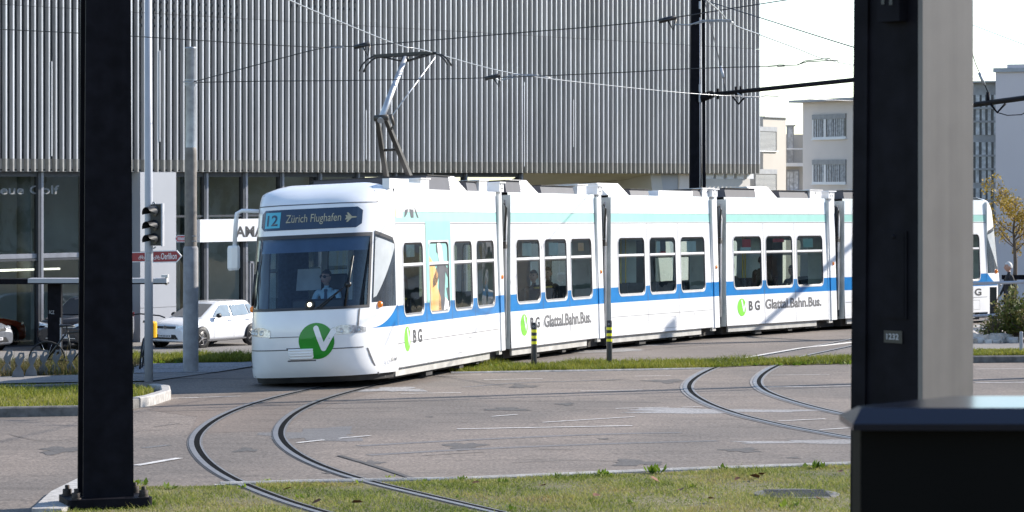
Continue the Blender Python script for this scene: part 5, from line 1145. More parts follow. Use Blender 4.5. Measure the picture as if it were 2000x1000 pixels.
# cream house left of the pale one
d1 = Vector((.5, .866, 0)).normalized(); n1 = Vector((d1.y, -d1.x, 0)); S1 = Vector((535 / F * 160, 160, 0)); g = gz(S1.x, S1.y)
h1 = thing('apartment_house', 'sunlit cream house with slatted blinds and a white balcony, next to the louvred block', 'house', (S1.x, S1.y, g))
z0_ = lambda py: H0 + (YH - py) / F * 160
mb = MB(); facebox(mb, S1, d1, n1, -3, 0, -6, 0, g, z0_(231)); mb.build('wall', K['cream'], h1)
mb = MB(); facebox(mb, S1, d1, n1, -3, .12, -6, .12, z0_(231), z0_(229)); mb.build('roof', K['roofm'], h1)
a0, a1 = onface(S1, d1, 1474), onface(S1, d1, 1516)
for t, b in ((249, 295), (331, 372)):
    mb = MB(); facebox(mb, S1, d1, n1, a0, a1, .0, .03, z0_(b), z0_(t), 0); facebox(mb, S1, d1, n1, a0, a1, .03, .06, z0_(t + 9), z0_(t), 1); facebox(mb, S1, d1, n1, a1 - .16, a1, .03, .05, z0_(b), z0_(t + 9), 0)
    k = t + 11
    while k < b - 1: facebox(mb, S1, d1, n1, a0, a1 - .18, .03, .06, z0_(k + 1.3), z0_(k), 2); k += 2.3
    facebox(mb, S1, d1, n1, a0 - .05, a1 + .05, .0, .1, z0_(b + 2), z0_(b), 3); mb.build('window', [K['frame'], K['shutbox'], K['blind'], K['signw']], h1)
dx1 = Vector((1, 0, 0)); nx1 = Vector((0, -1, 0)); S1b = Vector((S1.x + .05, 161.5, 0)); zb = lambda py: H0 + (YH - py) / F * 161.5
X = lambda px: (px - 1000) / F * 161.5 - S1b.x
mb = MB(); facebox(mb, S1b, dx1, nx1, 0, X(1585), -.6, -.5, g, zb(262)); mb.build('rear_wall', K['cream'], h1)
mb = MB(); facebox(mb, S1b, dx1, nx1, X(1537), X(1550), -.3, -.1, zb(320), zb(246), 0); facebox(mb, S1b, dx1, nx1, X(1537), X(1539), -.1, -.05, zb(320), zb(246), 1); facebox(mb, S1b, dx1, nx1, X(1549), X(1551), -.1, -.05, zb(320), zb(246), 1); facebox(mb, S1b, dx1, nx1, X(1536), X(1554), -.3, .0, zb(247), zb(244), 1); mb.build('glazed_bay', [K['curtain'], K['shutbox']], h1)
mb = MB(); facebox(mb, S1b, dx1, nx1, X(1536), X(1572), -.4, .1, zb(325), zb(318), 0); facebox(mb, S1b, dx1, nx1, X(1536), X(1572), .08, .12, zb(292), zb(289.5), 0)
for k in range(15): x = 1537 + k * 2.4; facebox(mb, S1b, dx1, nx1, X(x), X(x + .55), .09, .11, zb(318), zb(292), 1)
mb.build('balcony', [K['signw'], K['shutbox']], h1)
mb = MB(); facebox(mb, S1b, dx1, nx1, X(1537), X(1562), -.45, -.40, zb(374), zb(331), 1); [facebox(mb, S1b, dx1, nx1, X(a), X(b), -.40, -.37, zb(372), zb(335), 0) for a, b in ((1539, 1543), (1544, 1551), (1552, 1560))]; facebox(mb, S1b, dx1, nx1, X(1536), X(1572), -.4, .1, zb(377), zb(372), 2); mb.build('balcony_door', [K['curtain'], K['shutbox'], K['signw']], h1)
# pale grey house
d2 = Vector((.40, -.917, 0)).normalized(); n2 = Vector((d2.y, -d2.x, 0)); S2 = Vector((568 / F * 150, 150, 0)); g = gz(S2.x, S2.y)
h2 = thing('apartment_house', 'pale grey flat roofed house with two curtained windows, in shade beside the broad near mast', 'house', (S2.x, S2.y, g))
e2 = onface(S2, d2, 1702); zr = zface(S2, d2, 1600, 199)
mb = MB(); facebox(mb, S2, d2, n2, 0, e2, -4.8, 0, g, zr); mb.build('wall', K['greyr'], h2)
mb = MB(); facebox(mb, S2, d2, n2, -.55, e2 + .5, -5.2, .55, zr, zr + .12); mb.build('roof', K['roofm'], h2)
a0, a1, am = onface(S2, d2, 1588), onface(S2, d2, 1653), onface(S2, d2, 1613)
for t, b in ((223, 271), (312, 359)):
    zt_, zb_ = zface(S2, d2, 1620, t), zface(S2, d2, 1620, b); hh = (zt_ - zb_) * .2
    mb = MB(); facebox(mb, S2, d2, n2, a0, a1, -.0, .02, zb_, zt_, 0); facebox(mb, S2, d2, n2, a0, a1, .02, .07, zt_ - hh, zt_, 1); facebox(mb, S2, d2, n2, a0, a1, .02, .06, zb_, zb_ + .1, 2); facebox(mb, S2, d2, n2, am - .09, am + .09, .02, .06, zb_ + .1, zt_ - hh, 2); facebox(mb, S2, d2, n2, a0, a0 + .12, .02, .05, zb_ + .1, zt_ - hh, 2); facebox(mb, S2, d2, n2, a0 - .04, a1 + .06, .0, .12, zb_ - .05, zb_, 2)
    k = a0 + .2
    while k < a1 - .08:
        w = random.uniform(.04, .16)
        if not (am - .14 < k < am + .09): facebox(mb, S2, d2, n2, k, min(k + w, a1 - .04), .02, .03 + random.uniform(0, .02), zb_ + .1, zt_ - hh, 3)
        k += w + random.uniform(.03, .12)
    mb.build('window', [K['frame'], K['shutbox'], K['signw'], K['curtain']], h2)
# blue grey block at the right edge
d3 = Vector((.93, -.37, 0)).normalized(); n3 = Vector((d3.y, -d3.x, 0)); S3 = Vector((944.5 / F * 112, 112, 0)); g = gz(S3.x, S3.y)
h3 = thing('apartment_block', 'blue grey block with a glazed stairwell at the right edge, behind the yellow tree', 'building', (S3.x, S3.y, g))
z3 = lambda py: zface(S3, d3, 1946, py)
mb = MB(); facebox(mb, S3, d3, n3, 0, 9, -8, 0, g, z3(141)); mb.build('wall', K['bluer'], h3)
mb = MB(); facebox(mb, S3, d3, n3, -.08, 9.1, -8, .1, z3(141), z3(133), 0); facebox(mb, S3, d3, n3, .45, 9.1, -7.5, .0, z3(133), z3(126), 1); mb.build('parapet', [K['roofm'], K['bluer']], h3)
s0 = onface(S3, d3, 1870)
mb = MB(); facebox(mb, S3, d3, n3, s0, -.03, -6, -.7, g, z3(158), 0); facebox(mb, S3, d3, n3, s0, .3, -6, -.4, z3(160), z3(157), 1); mb.build('stairwell', [K['shutbox'], K['roofm']], h3)
for za, zb__ in ((184, 263), (277, 357), (368, 440)):
    mb = MB(); facebox(mb, S3, d3, n3, s0, -.05, -.7, -.68, z3(zb__), z3(za), 0)
    k = s0 + .1
    while k < -.2: facebox(mb, S3, d3, n3, k, k + random.uniform(.08, .17), -.68, -.64 - random.uniform(0, .03), z3(zb__), z3(za), 1); k += .24
    for q in (1, 2): zz = z3(za + (zb__ - za) * q / 3); facebox(mb, S3, d3, n3, s0, -.05, -.64, -.60, zz - .04, zz + .04, 2)
    mb.build('stair_window', [K['frame'], K['curtain'], K['shutbox']], h3)
# ------------------------------------------------------------------ cars
def car(name, label, P, ang, paint, Lc=4.26, Wc=1.79, Hc=1.48, glassm='carsg', badge=True, roofm=None, rim='rimb', body='hatch'):
    th = thing(name, label, 'car', P); sx, sy, sz = Lc / 4.26, Wc / 1.79, Hc / 1.48
    M = Matrix.Translation(P) @ Matrix.Rotation(ang, 4, 'Z') @ Matrix.Diagonal((sx, sy, sz, 1))
    ST = [(.0, .26, .60, .74), (.04, .22, .68, .80), (.16, .19, .755, .855), (.50, .18, .86, .885), (1.05, .18, .955, .895), (1.6, .18, .985, .895), (2.6, .18, .99, .895), (3.4, .19, 1.01, .885), (3.9, .21, 1.03, .85), (4.14, .24, .99, .80), (4.22, .28, .90, .75), (4.26, .34, .72, .70)]
    mb = MB(M); rows = []
    for x, zl, zt, hw in ST:
        half = [(0, zl), (hw * .86, zl), (hw * .97, zl + .05), (hw, zl + .16), (hw * 1.0, zl + (zt - zl) * .55), (hw - .015, zl + (zt - zl) * .78), (hw - .05, zt - .035), (hw - .12, zt), (hw * .5, zt + .022), (0, zt + .03)]
        rows.append([(x, -y, z) for y, z in half] + [(x, y, z) for y, z in half[-2:0:-1]])
    mb.loft(rows, 0, True, True); mb.build('body', K[paint], th)
    B_ = lambda t: (1.02 + .86 * t, 4.10 - .38 * t, .80 - .19 * t)
    mb = MB(M); rings = []
    for t, z in ((-.06, .95), (0, .97), (.5, 1.19), (.9, 1.365), (1.0, 1.405), (1.06, 1.445), (1.2, 1.475)):
        xa, xb, hw = B_(t if t <= 1 else 1 + (t - 1) * 2.2)
        xm = (xa + xb) / 2; rings.append([(xa, -hw * .80, z), (xa - .06 * (1 - t), 0, z), (xa, hw * .80, z), (xa + .16, hw * .97, z), (xm, hw, z), (xb - .25, hw * .98, z), (xb - .03, hw * .8, z), (xb + .02, 0, z), (xb - .03, -hw * .8, z), (xb - .25, -hw * .98, z), (xm, -hw, z), (xa + .16, -hw * .97, z)])
    mb.loft(rings, 0, True, True); mb.build('roof', K[roofm or paint], th)
    zt = lambda t: .97 + .435 * t
    mb = MB(M); rows = []
    for t in (.03, .35, .7, .95): xa, xb, hw = B_(t); rows.append([(xa + (-.06 * (1 - t) if k == 2 else (-.03 * (1 - t) if k in (1, 3) else 0)) - .012, hw * .80 * (k - 2) / 2, zt(t) + .012) for k in range(5)])
    mb.grid(rows, 0); mb.build('windscreen', K['carg'], th)
    for s in (-1, 1):
        for poly in ([(1.50, .06), (2.42, .05), (2.42, .88), (2.02, .88), (1.75, .5)], [(2.50, .05), (3.36, .10), (3.30, .88), (2.50, .88)], [(3.43, .12), (3.80, .34), (3.55, .84), (3.37, .87)]):
            mb = MB(M); mb.face([(x, s * ((.80 - .19 * t) * (.985 + .03 * (1 - abs(x - 2.6) / 1.6)) + .012), zt(t)) for x, t in poly]); mb.build('side_window', K[glassm], th)
        for wx in (.80, 3.42):
            mb = MB(M); c = Vector((wx, s * .893, .315)); mb.lathe(c, (0, s, 0), [(.003, .395), (.006, .395), (.006, 0)], 0, 26); mb.build('wheel_arch', K['black'], th)
            mb = MB(M); mb.lathe(Vector((wx, s * .70, .315)), (0, s, 0), [(0, .315), (.19, .315), (.212, .295), (.212, .22)], 0, 26); w = mb.build('wheel', K['tyre'], th)
            mb = MB(M); c2 = Vector((wx, s * .905, .315)); mb.lathe(c2, (0, s, 0), [(.002, .235), (.012, .235), (.004, .215), (-.02, .2), (-.02, 0)], 0, 24)
            for k in range(10):
                a = 2 * math.pi * (k + .5 * (k % 2)) / 10; e = Vector((math.cos(a), 0, math.sin(a))); q = Vector((-math.sin(a), 0, math.cos(a)))
                mb.face([c2 + Vector((0, s * .008, 0)) + e * .04 + q * .014, c2 + Vector((0, s * .008, 0)) + e * .215 + q * .010, c2 + Vector((0, s * .008, 0)) + e * .215 - q * .010, c2 + Vector((0, s * .008, 0)) + e * .04 - q * .014], 1 if k % 2 == 0 else 0)
            mb.lathe(c2 + Vector((0, s * .009, 0)), (0, s, 0), [(0, .05), (.006, 0)], 1, 12); mb.build('rim', [K[rim], K['rims']], w)
        mb = MB(M); mb.lathe((1.58, s * .96, 1.03), (1, 0, 0), [(-.09, 0), (-.08, .05), (-.03, .075), (.05, .08), (.06, 0)], 0, 12); mb.box((1.56, min(s * .86, s * .96), .99), (1.6, max(s * .86, s * .96), 1.02)); mb.build('wing_mirror', K['black'], th)
        mb = MB(M); mb.face([(.03, s * .40, .66), (.10, s * .74, .66), (.30, s * .865, .72), (.28, s * .84, .79), (.10, s * .72, .765), (.02, s * .45, .73)]); mb.hexa([(.0, s * .40, .645), (.08, s * .75, .65), (.30, s * .872, .70), (.10, s * .5, .70), (.02, s * .44, .735), (.09, s * .74, .77), (.28, s * .85, .795), (.12, s * .5, .76)], 0); mb.build('headlight', K['lamp'], th)
        mb = MB(M); [mb.box((a, min(s * .885, s * .905), .86), (a + .2, max(s * .885, s * .905), .885)) for a in (2.2, 3.15)]; mb.build('door_handle', K[paint], th)
        mb = MB(M); [mb.face([(x - .005, s * .899, .30), (x + .005, s * .899, .30), (x + .005, s * .896, .88), (x - .005, s * .896, .88)]) for x in (1.42, 2.46)]; mb.face([(.9, s * .9, .22), (3.3, s * .9, .22), (3.3, s * .9, .26), (.9, s * .9, .26)]); mb.build('door_gap', K['seam'], th)
        mb = MB(M); mb.hexa([(4.1, s * .62, .80), (4.24, s * .62, .78), (4.20, s * .78, .80), (4.06, s * .83, .82), (4.1, s * .62, .92), (4.22, s * .62, .9), (4.18, s * .78, .92), (4.04, s * .83, .93)]); mb.build('tail_light', K['redp'], th)
    mb = MB(M); mb.hexa([(-.012, -.42, .645), (-.012, .42, .645), (.06, .42, .645), (.06, -.42, .645), (.0, -.44, .725), (.0, .44, .725), (.1, .44, .72), (.1, -.44, .72)]); mb.hexa([(-.014, -.55, .30), (-.014, .55, .30), (.1, .55, .3), (.1, -.55, .3), (-.012, -.42, .45), (-.012, .42, .45), (.1, .42, .45), (.1, -.42, .45)])
    for s in (-1, 1): mb.hexa([(.03, s * .60, .38), (.10, s * .78, .38), (.2, s * .78, .38), (.2, s * .6, .38), (.03, s * .60, .50), (.09, s * .76, .47), (.2, s * .76, .47), (.2, s * .6, .5)])
    mb.build('grille', K['black'], th)
    mb = MB(M); mb.box((-.03, -.26, .36), (-.016, .26, .45), 0); [mb.box((-.033, -.22 + .066 * k, .38), (-.030, -.18 + .066 * k, .43), 1) for k in range(7)]; mb.build('number_plate', [K['signwh'], K['ink']], th)
    if paint == 'carb':
        mb = MB(M); [mb.box((-.022, -.52, z), (-.008, .52, z + .018)) for z in (.655, .70)]; mb.box((-.02, -.5, .33), (-.012, .5, .345)); mb.build('chrome_bar', K['rims'], th)
    if badge:
        mb = MB(M); c = Vector((-.022, 0, .69)); mb.disc(c, (-1, 0, 0), .062, 0, 20, .05)
        def ln(a, b): 
            a, b = Vector(a), Vector(b); n = (b - a).orthogonal().normalized() * .006; mb.face([c + Vector((-.001, p.x, p.y)) for p in (a + n, b + n, b - n, a - n)])
        for a, b in (((-.02, .046), (0, .004)), ((.02, .046), (0, .004)), ((-.043, .022), (-.02, -.042)), ((-.02, -.042), (0, -.004)), ((.043, .022), (.02, -.042)), ((.02, -.042), (0, -.004))): ln(a, b)
        mb.build('badge', K['rims'], th)
    return th
h_ = Vector((.548, .836, 0)); ANG = math.atan2(h_.y, h_.x)
def carpos(px, Y, lx, ly, h_=h_):
    X_ = (px - 1000) / F * Y; b = Vector((X_, Y, 0)) - h_ * lx - Vector((-h_.y, h_.x, 0)) * ly; b.z = gz(b.x, b.y) + .012; return b
car('parked_car', 'white hatchback with dark wheels parked behind the thick round pole', carpos(395, 94, .8, -.9), ANG, 'carw', roofm=None)
car('parked_car', 'black car facing the road behind the shelter post, left of the dark mast', carpos(176, 92.5, .25, -.92, Vector((.24, .97, 0))), math.atan2(.97, .24), 'carb', 4.49, 1.84, 1.66, 'carg', rim='rims')
car('parked_car', 'silver grey car cut off by the left edge of the photo', carpos(13, 92, .3, -.8, Vector((-.85, .527, 0))), math.atan2(.527, -.85), 'zinc', 4.3, 1.8, 1.5, 'carg', False, rim='rims')
pr = Mf @ Vector((tt(62) + .3, 1.75, 0)); pr.z = ZG + .07
car('showroom_car', 'orange red car standing inside the showroom behind the left window', pr, math.atan2(FD.y, FD.x) + math.pi, 'carr', badge=False, glassm='carg')
# ------------------------------------------------------------------ cycle racks, bicycles, shelter
def rackmesh(nm_, p):
    th = thing(nm_, None, 'cycle rack', p); mb = MB(Matrix.Translation(p))
    out = [(-.115, 0), (.10, 0), (.085, .11), (.03, .20), (.105, .36), (.095, .435), (.01, .435), (-.055, .30), (-.015, .21), (-.09, .11)]
    hole = [(.015, .33), (.07, .375), (.065, .41), (.025, .405)]
    for y in (0, .012):
        P = [Vector((x, y, z)) for x, z in out]; H = [Vector((x, y, z)) for x, z in hole]; al = P + H
        for t in tessellate_polygon([P, H]): mb.face([al[k] for k in t])
    for q in (out, hole):
        for a, b in zip(q, q[1:] + q[:1]): mb.face([(a[0], 0, a[1]), (b[0], 0, b[1]), (b[0], .012, b[1]), (a[0], .012, a[1])])
    mb.build('plate', K['zinc'], th); mb = MB(Matrix.Translation(p)); mb.tube([(0, .0, .30), (-.02, .25, .34), (-.02, .4, .30), (0, .42, 0)], .012, 0, 6); mb.build('hoop', K['zinc'], th); return th
r0 = None
for k, (px, py, lab) in enumerate([(13, 733, 'grey flared cycle rack plate, leftmost of the row'), (36, 739, 'grey flared cycle rack plate, second from the left edge'), (61, 737, 'grey flared cycle rack plate, third from the left edge'), (84, 734, 'grey flared cycle rack plate with a bicycle just behind it'), (108, 732.5, 'grey flared cycle rack plate standing in front of the shelter post'), (137, 731, 'grey flared cycle rack plate closest to the dark mast')]):
    p = gp(px, py)
    if r0 is None: r0 = rackmesh('bicycle_rack', p); o = r0
    else: o = dup(r0, p, random.uniform(-.35, .25), lab)
    o['label'] = lab; o['group'] = 'row of cycle racks'
def bicycle(label, p, ang, lean=0.0):
    th = thing('bicycle', label, 'bicycle', p, 'bicycles at the racks'); M = Matrix.Translation(p) @ Matrix.Rotation(ang, 4, 'Z') @ Matrix.Rotation(lean, 4, 'X')
    for x in (0, 1.05):
        mb = MB(M); R_ = [(x + .32 * math.cos(2 * math.pi * k / 24), 0, .34 + .32 * math.sin(2 * math.pi * k / 24)) for k in range(25)]; mb.tube(R_, .018, 0, 6, False)
        for k in range(10): a = 2 * math.pi * k / 10; mb.tube([(x, 0, .34), (x + .31 * math.cos(a), 0, .34 + .31 * math.sin(a))], .002, 1, 4)
        mb.build('wheel', [K['tyre'], K['rims']], th)
    mb = MB(M)
    for a, b in (((0, 0, .34), (.38, 0, .86)), ((0, 0, .34), (.45, 0, .30)), ((.45, 0, .30), (.36, 0, .88)), ((.45, 0, .30), (.86, 0, .80)), ((.38, 0, .82), (.84, 0, .86)), ((.84, 0, .92), (1.05, 0, .34))): mb.tube([a, b], .017, 0, 8)
    mb.build('frame', K['black'], th); mb = MB(M); mb.tube([(.84, 0, .86), (.82, 0, 1.02), (.84, 0, 1.04)], .014, 0, 6); mb.tube([(.74, -.28, 1.03), (.84, -.18, 1.05), (.84, .18, 1.05), (.74, .28, 1.03)], .014, 1, 6); mb.build('handlebar', [K['alu'], K['black']], th)
    mb = MB(M); mb.loft([[(.22, -.07, .93), (.22, .07, .93), (.22, .06, .97), (.22, -.06, .97)], [(.42, -.03, .94), (.42, .03, .94), (.42, .02, .965), (.42, -.02, .965)], [(.50, -.015, .93), (.50, .015, .93), (.5, .01, .95), (.5, -.01, .95)]], 0, True, True); mb.tube([(.35, 0, .94), (.37, 0, .86)], .014, 0, 6); mb.build('saddle', K['black'], th)
    return th
bicycle('dark bicycle leaning behind the racks beside the shelter post', gp(92, 718) + Vector((0, 0, -.18)), .12, .12)
bicycle('dark bicycle parked between the dark mast and the slim grey pole', gp(274, 722) + Vector((0, 0, -.1)), 1.62, .1)
Ys = 66.0; p = at(108, 760, Ys); p.z = gz(p.x, Ys)
sh_ = thing('shelter', 'low flat roofed cycle shelter with a dark post and pale fascia at the left', 'shelter', p)
xa = lambda px: (px - 1000) / F * Ys; zs = lambda py: H0 + (YH - py) / F * Ys
mb = MB(); mb.box((xa(95), Ys - .15, p.z), (xa(121), Ys + .1, zs(552)), 0); mb.box((xa(119), Ys - .16, p.z), (xa(121.5), Ys - .151, zs(620)), 1); add_text(mb, 'FCZ', lambda x, y: (xa(98) + x, Ys - .155, zs(612.5) + y), zs(606) - zs(612.5), xa(108) - xa(98), 1, .01); mb.build('post', [K['mast'], K['polegrey']], sh_)
mb = MB(); mb.box((xa(-70), Ys - .4, zs(554)), (xa(60), Ys + .15, zs(544)), 0); mb.box((xa(60), Ys - .4, zs(551.5)), (xa(329), Ys + .15, zs(543)), 1); mb.box((xa(60), Ys - .38, zs(554)), (xa(329), Ys + .1, zs(551.6)), 0); mb.build('roof', [K['mast'], K['polegrey']], sh_)
mb = MB(); mb.tube([(xa(327), Ys - .2, zs(556)), (xa(327), Ys - .2, zs(536))], .03, 0, 8); mb.box((xa(318), Ys - .3, zs(541)), (xa(331), Ys - .1, zs(536))); mb.build('lamp_arm', K['beige'], sh_)
# ------------------------------------------------------------------ railing, rubble, small post on the right
Yr = 66.0; xr = lambda px: (px - 1000) / F * Yr; zr_ = lambda py: H0 + (YH - py) / F * Yr; p = at(1943, 655, Yr); p.z = plane(p.x, Yr)
rl = thing('railing', 'pale pipe railing with a broad black post in front of the tram rear end', 'railing', p)
mb = MB(); mb.tube([(xr(1870), Yr, zr_(555)), (xr(2090), Yr, zr_(548))], .036, 0, 8); mb.tube([(xr(1870), Yr, zr_(619)), (xr(1956), Yr, zr_(614))], .03, 0, 8); mb.build('rail', K['polegrey'], rl)
mb = MB(); mb.box((xr(1934.5), Yr + .05, p.z), (xr(1947.5), Yr + .12, zr_(561))); mb.build('post', K['black'], rl)
for x in (1951, 2060): mb = MB(); mb.box((xr(x - 1.5), Yr - .03, p.z), (xr(x + 1.5), Yr + .03, zr_(553))); mb.build('post', K['galv'], rl)
Yd = 72.0; xd = lambda px: (px - 1000) / F * Yd; zd_ = lambda py: H0 + (YH - py) / F * Yd; p = at(1960, 640, Yd); p.z = plane(p.x, Yd)
rl = thing('railing', 'dark double rail behind the walking man, at the right edge', 'railing', p)
mb = MB(); [mb.box((xd(1957), Yd, zd_(b)), (xd(2090), Yd + .06, zd_(a))) for a, b in ((537, 546), (586, 591))]; mb.build('rail', K['mast'], rl)
mb = MB(); [mb.box((xd(x), Yd + .0, p.z), (xd(x + 4), Yd + .055, zd_(537))) for x in (1961, 2040)]; mb.build('post', K['mast'], rl)
mb = MB()
for k in range(150):
    c = gp(random.uniform(1880, 1985), random.uniform(650, 671)); s = random.uniform(.06, .17); pts = [c + Vector((random.gauss(0, 1), random.gauss(0, 1), random.gauss(0, .8) + .5)) * s for _ in range(8)]
    R_ = Matrix.Rotation(random.uniform(0, 6), 3, 'Z'); P = [c + R_ @ Vector((a * s * random.uniform(.7, 1.2), b * s * random.uniform(.7, 1.2), (.0 if z == 0 else s * random.uniform(.8, 1.5)))) for z in (0, 1) for a, b in ((-1, -1), (1, -1), (1, 1), (-1, 1))]; mb.hexa(P)
tag(mb.build('rubble', K['stone']), 'pale broken stones along the foot of the railing', 'stones', kind='stuff')
p = gp(1994.5, 692); b = thing('marker_post', 'short square grey post on the narrow grass at the right edge', 'post', p)
mb = MB(Matrix.Translation(p)); mb.bbox((-.032, -.04, 0), (.032, .04, .45), .01); mb.build('shaft', K['polegrey'], b); mb = MB(Matrix.Translation(p)); mb.box((-.045, -.05, 0), (.045, .05, .03)); mb.build('foot', K['galv'], b)
# ------------------------------------------------------------------ tree and shrub
def leaves(mb, c, R, n, s, flat=1.0):
    for k in range(n):
        while True:
            v = Vector((random.uniform(-1, 1), random.uniform(-1, 1), random.uniform(-1, 1)))
            if v.length < 1: break
        p = c + Vector((v.x * R[0], v.y * R[1], v.z * R[2])); a = Vector((random.gauss(0, 1), random.gauss(0, 1), random.gauss(0, 1))).normalized(); b = a.orthogonal().normalized(); q = s * random.uniform(.6, 1.3)
        mb.face([p - a * q, p + b * q * .55, p + a * q, p - b * q * .55])
def tree(label, p, H, crown, n, s, lm):
    th = thing('tree', label, 'tree', p); mb = MB(); top = p + Vector((.05, 0, H * .82)); mb.tube([p, p + Vector((.04, .02, H * .35)), p + Vector((-.02, 0, H * .6)), top], [.075, .06, .04, .012], 0, 8)
    tips = []
    for k in range(16):
        a = k * 2.4; h = H * random.uniform(.36, .78); st = p + Vector((.02, 0, h)); L = crown * random.uniform(.5, 1.0) * (1.15 - .5 * h / H); e = st + Vector((math.cos(a) * L, math.sin(a) * L, L * random.uniform(.5, 1.0))); mid = st.lerp(e, .5) + Vector((0, 0, -.06)); mb.tube([st, mid, e], [.022, .015, .006], 0, 5); tips += [e, mid, st.lerp(e, .75)]
        for q in range(3):
            e2 = e + Vector((random.gauss(0, .22), random.gauss(0, .22), random.uniform(.05, .35))); mb.tube([st.lerp(e, random.uniform(.5, 1)), e2], [.008, .003], 0, 4); tips.append(e2)
    mb.build('trunk', K['bark'], th); mb = MB()
    for t in tips: leaves(mb, t, (.2, .2, .17), int(n / len(tips) * random.uniform(.2, 1.8)), s)
    mb.build('crown', lm, th); return th
p = at(1981, 600, 88); p.z = plane(p.x, 88)
tree('young tree with sparse yellow autumn leaves at the right edge', p, 4.0, 1.05, 2300, .05, K['autumn'])
def shrub(label, p, R, n, s):
    th = thing('shrub', label, 'shrub', p); mb = MB(); mb2 = MB()
    for k in range(60):
        a = random.uniform(0, 6.28); r = random.uniform(.1, 1); e = p + Vector((math.cos(a) * R[0] * r, math.sin(a) * R[1] * r, R[2] * random.uniform(.45, 1.1) * (1.1 - .5 * r))); s0 = p + Vector((math.cos(a) * R[0] * r * .3, math.sin(a) * R[1] * r * .3, 0)); mb.tube([s0, s0.lerp(e, .6) + Vector((0, 0, .08)), e], [.012, .008, .003], 0, 4)
        for t in (.35, .55, .75, .9, 1): leaves(mb2, s0.lerp(e, t), (.11, .11, .10), int(n / 300), s)
    mb.build('stems', K['bark'], th); mb2.build('foliage', K['shrubl'], th)
shrub('loose green and reddish shrub in front of the walking man, behind the small grey post', gp(1986, 668), (.62, .4, 1.2), 2600, .045)
shrub('leafy shrub climbing at the black railing post', gp(1943, 668), (.35, .3, .62), 700, .04)
shrub('green shrub half out of the frame at the right edge', gp(2030, 669), (.6, .5, 1.25), 2000, .045)
# ------------------------------------------------------------------ cabinet
cb = thing('equipment_cabinet', 'big charcoal cabinet with a dark blue sloping lid in the bottom right corner', 'cabinet', (1.6, 8.2, plane(1.6, 8.2)))
bodyp = [(.972, 8.0), (2.6, 8.0), (2.6, 8.45), (1.32, 8.45), (.972, 8.2)]
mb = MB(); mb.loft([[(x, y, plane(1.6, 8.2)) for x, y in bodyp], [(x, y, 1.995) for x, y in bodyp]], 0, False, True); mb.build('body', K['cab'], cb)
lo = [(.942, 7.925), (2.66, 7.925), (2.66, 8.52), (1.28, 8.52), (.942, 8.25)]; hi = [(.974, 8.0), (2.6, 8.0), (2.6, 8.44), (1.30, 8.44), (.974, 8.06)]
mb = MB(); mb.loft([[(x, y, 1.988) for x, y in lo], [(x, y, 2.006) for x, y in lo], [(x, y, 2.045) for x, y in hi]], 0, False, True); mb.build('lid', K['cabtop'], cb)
# ------------------------------------------------------------------ people
def skin_mesh(nodes, edges, root=0):
    me = bpy.data.meshes.new('s'); me.from_pydata([n[0] for n in nodes], edges, []); o = bpy.data.objects.new('s', me); C.objects.link(o)
    md = o.modifiers.new('Skin', 'SKIN'); md.use_smooth_shade = True; md.branch_smoothing = .3
    for i, n in enumerate(nodes):
        r = n[1]; me.skin_vertices[0].data[i].radius = (r, r) if not isinstance(r, tuple) else r; me.skin_vertices[0].data[i].use_root = (i == root)
    sb = o.modifiers.new('Sub', 'SUBSURF'); sb.levels = 1; sb.render_levels = 1
    dg = bpy.context.evaluated_depsgraph_get(); m2 = bpy.data.meshes.new_from_object(o.evaluated_get(dg))
    V = [v.co.copy() for v in m2.vertices]; P = [list(p.vertices) for p in m2.polygons]; bpy.data.objects.remove(o); bpy.data.meshes.remove(me); bpy.data.meshes.remove(m2)
    return V, P
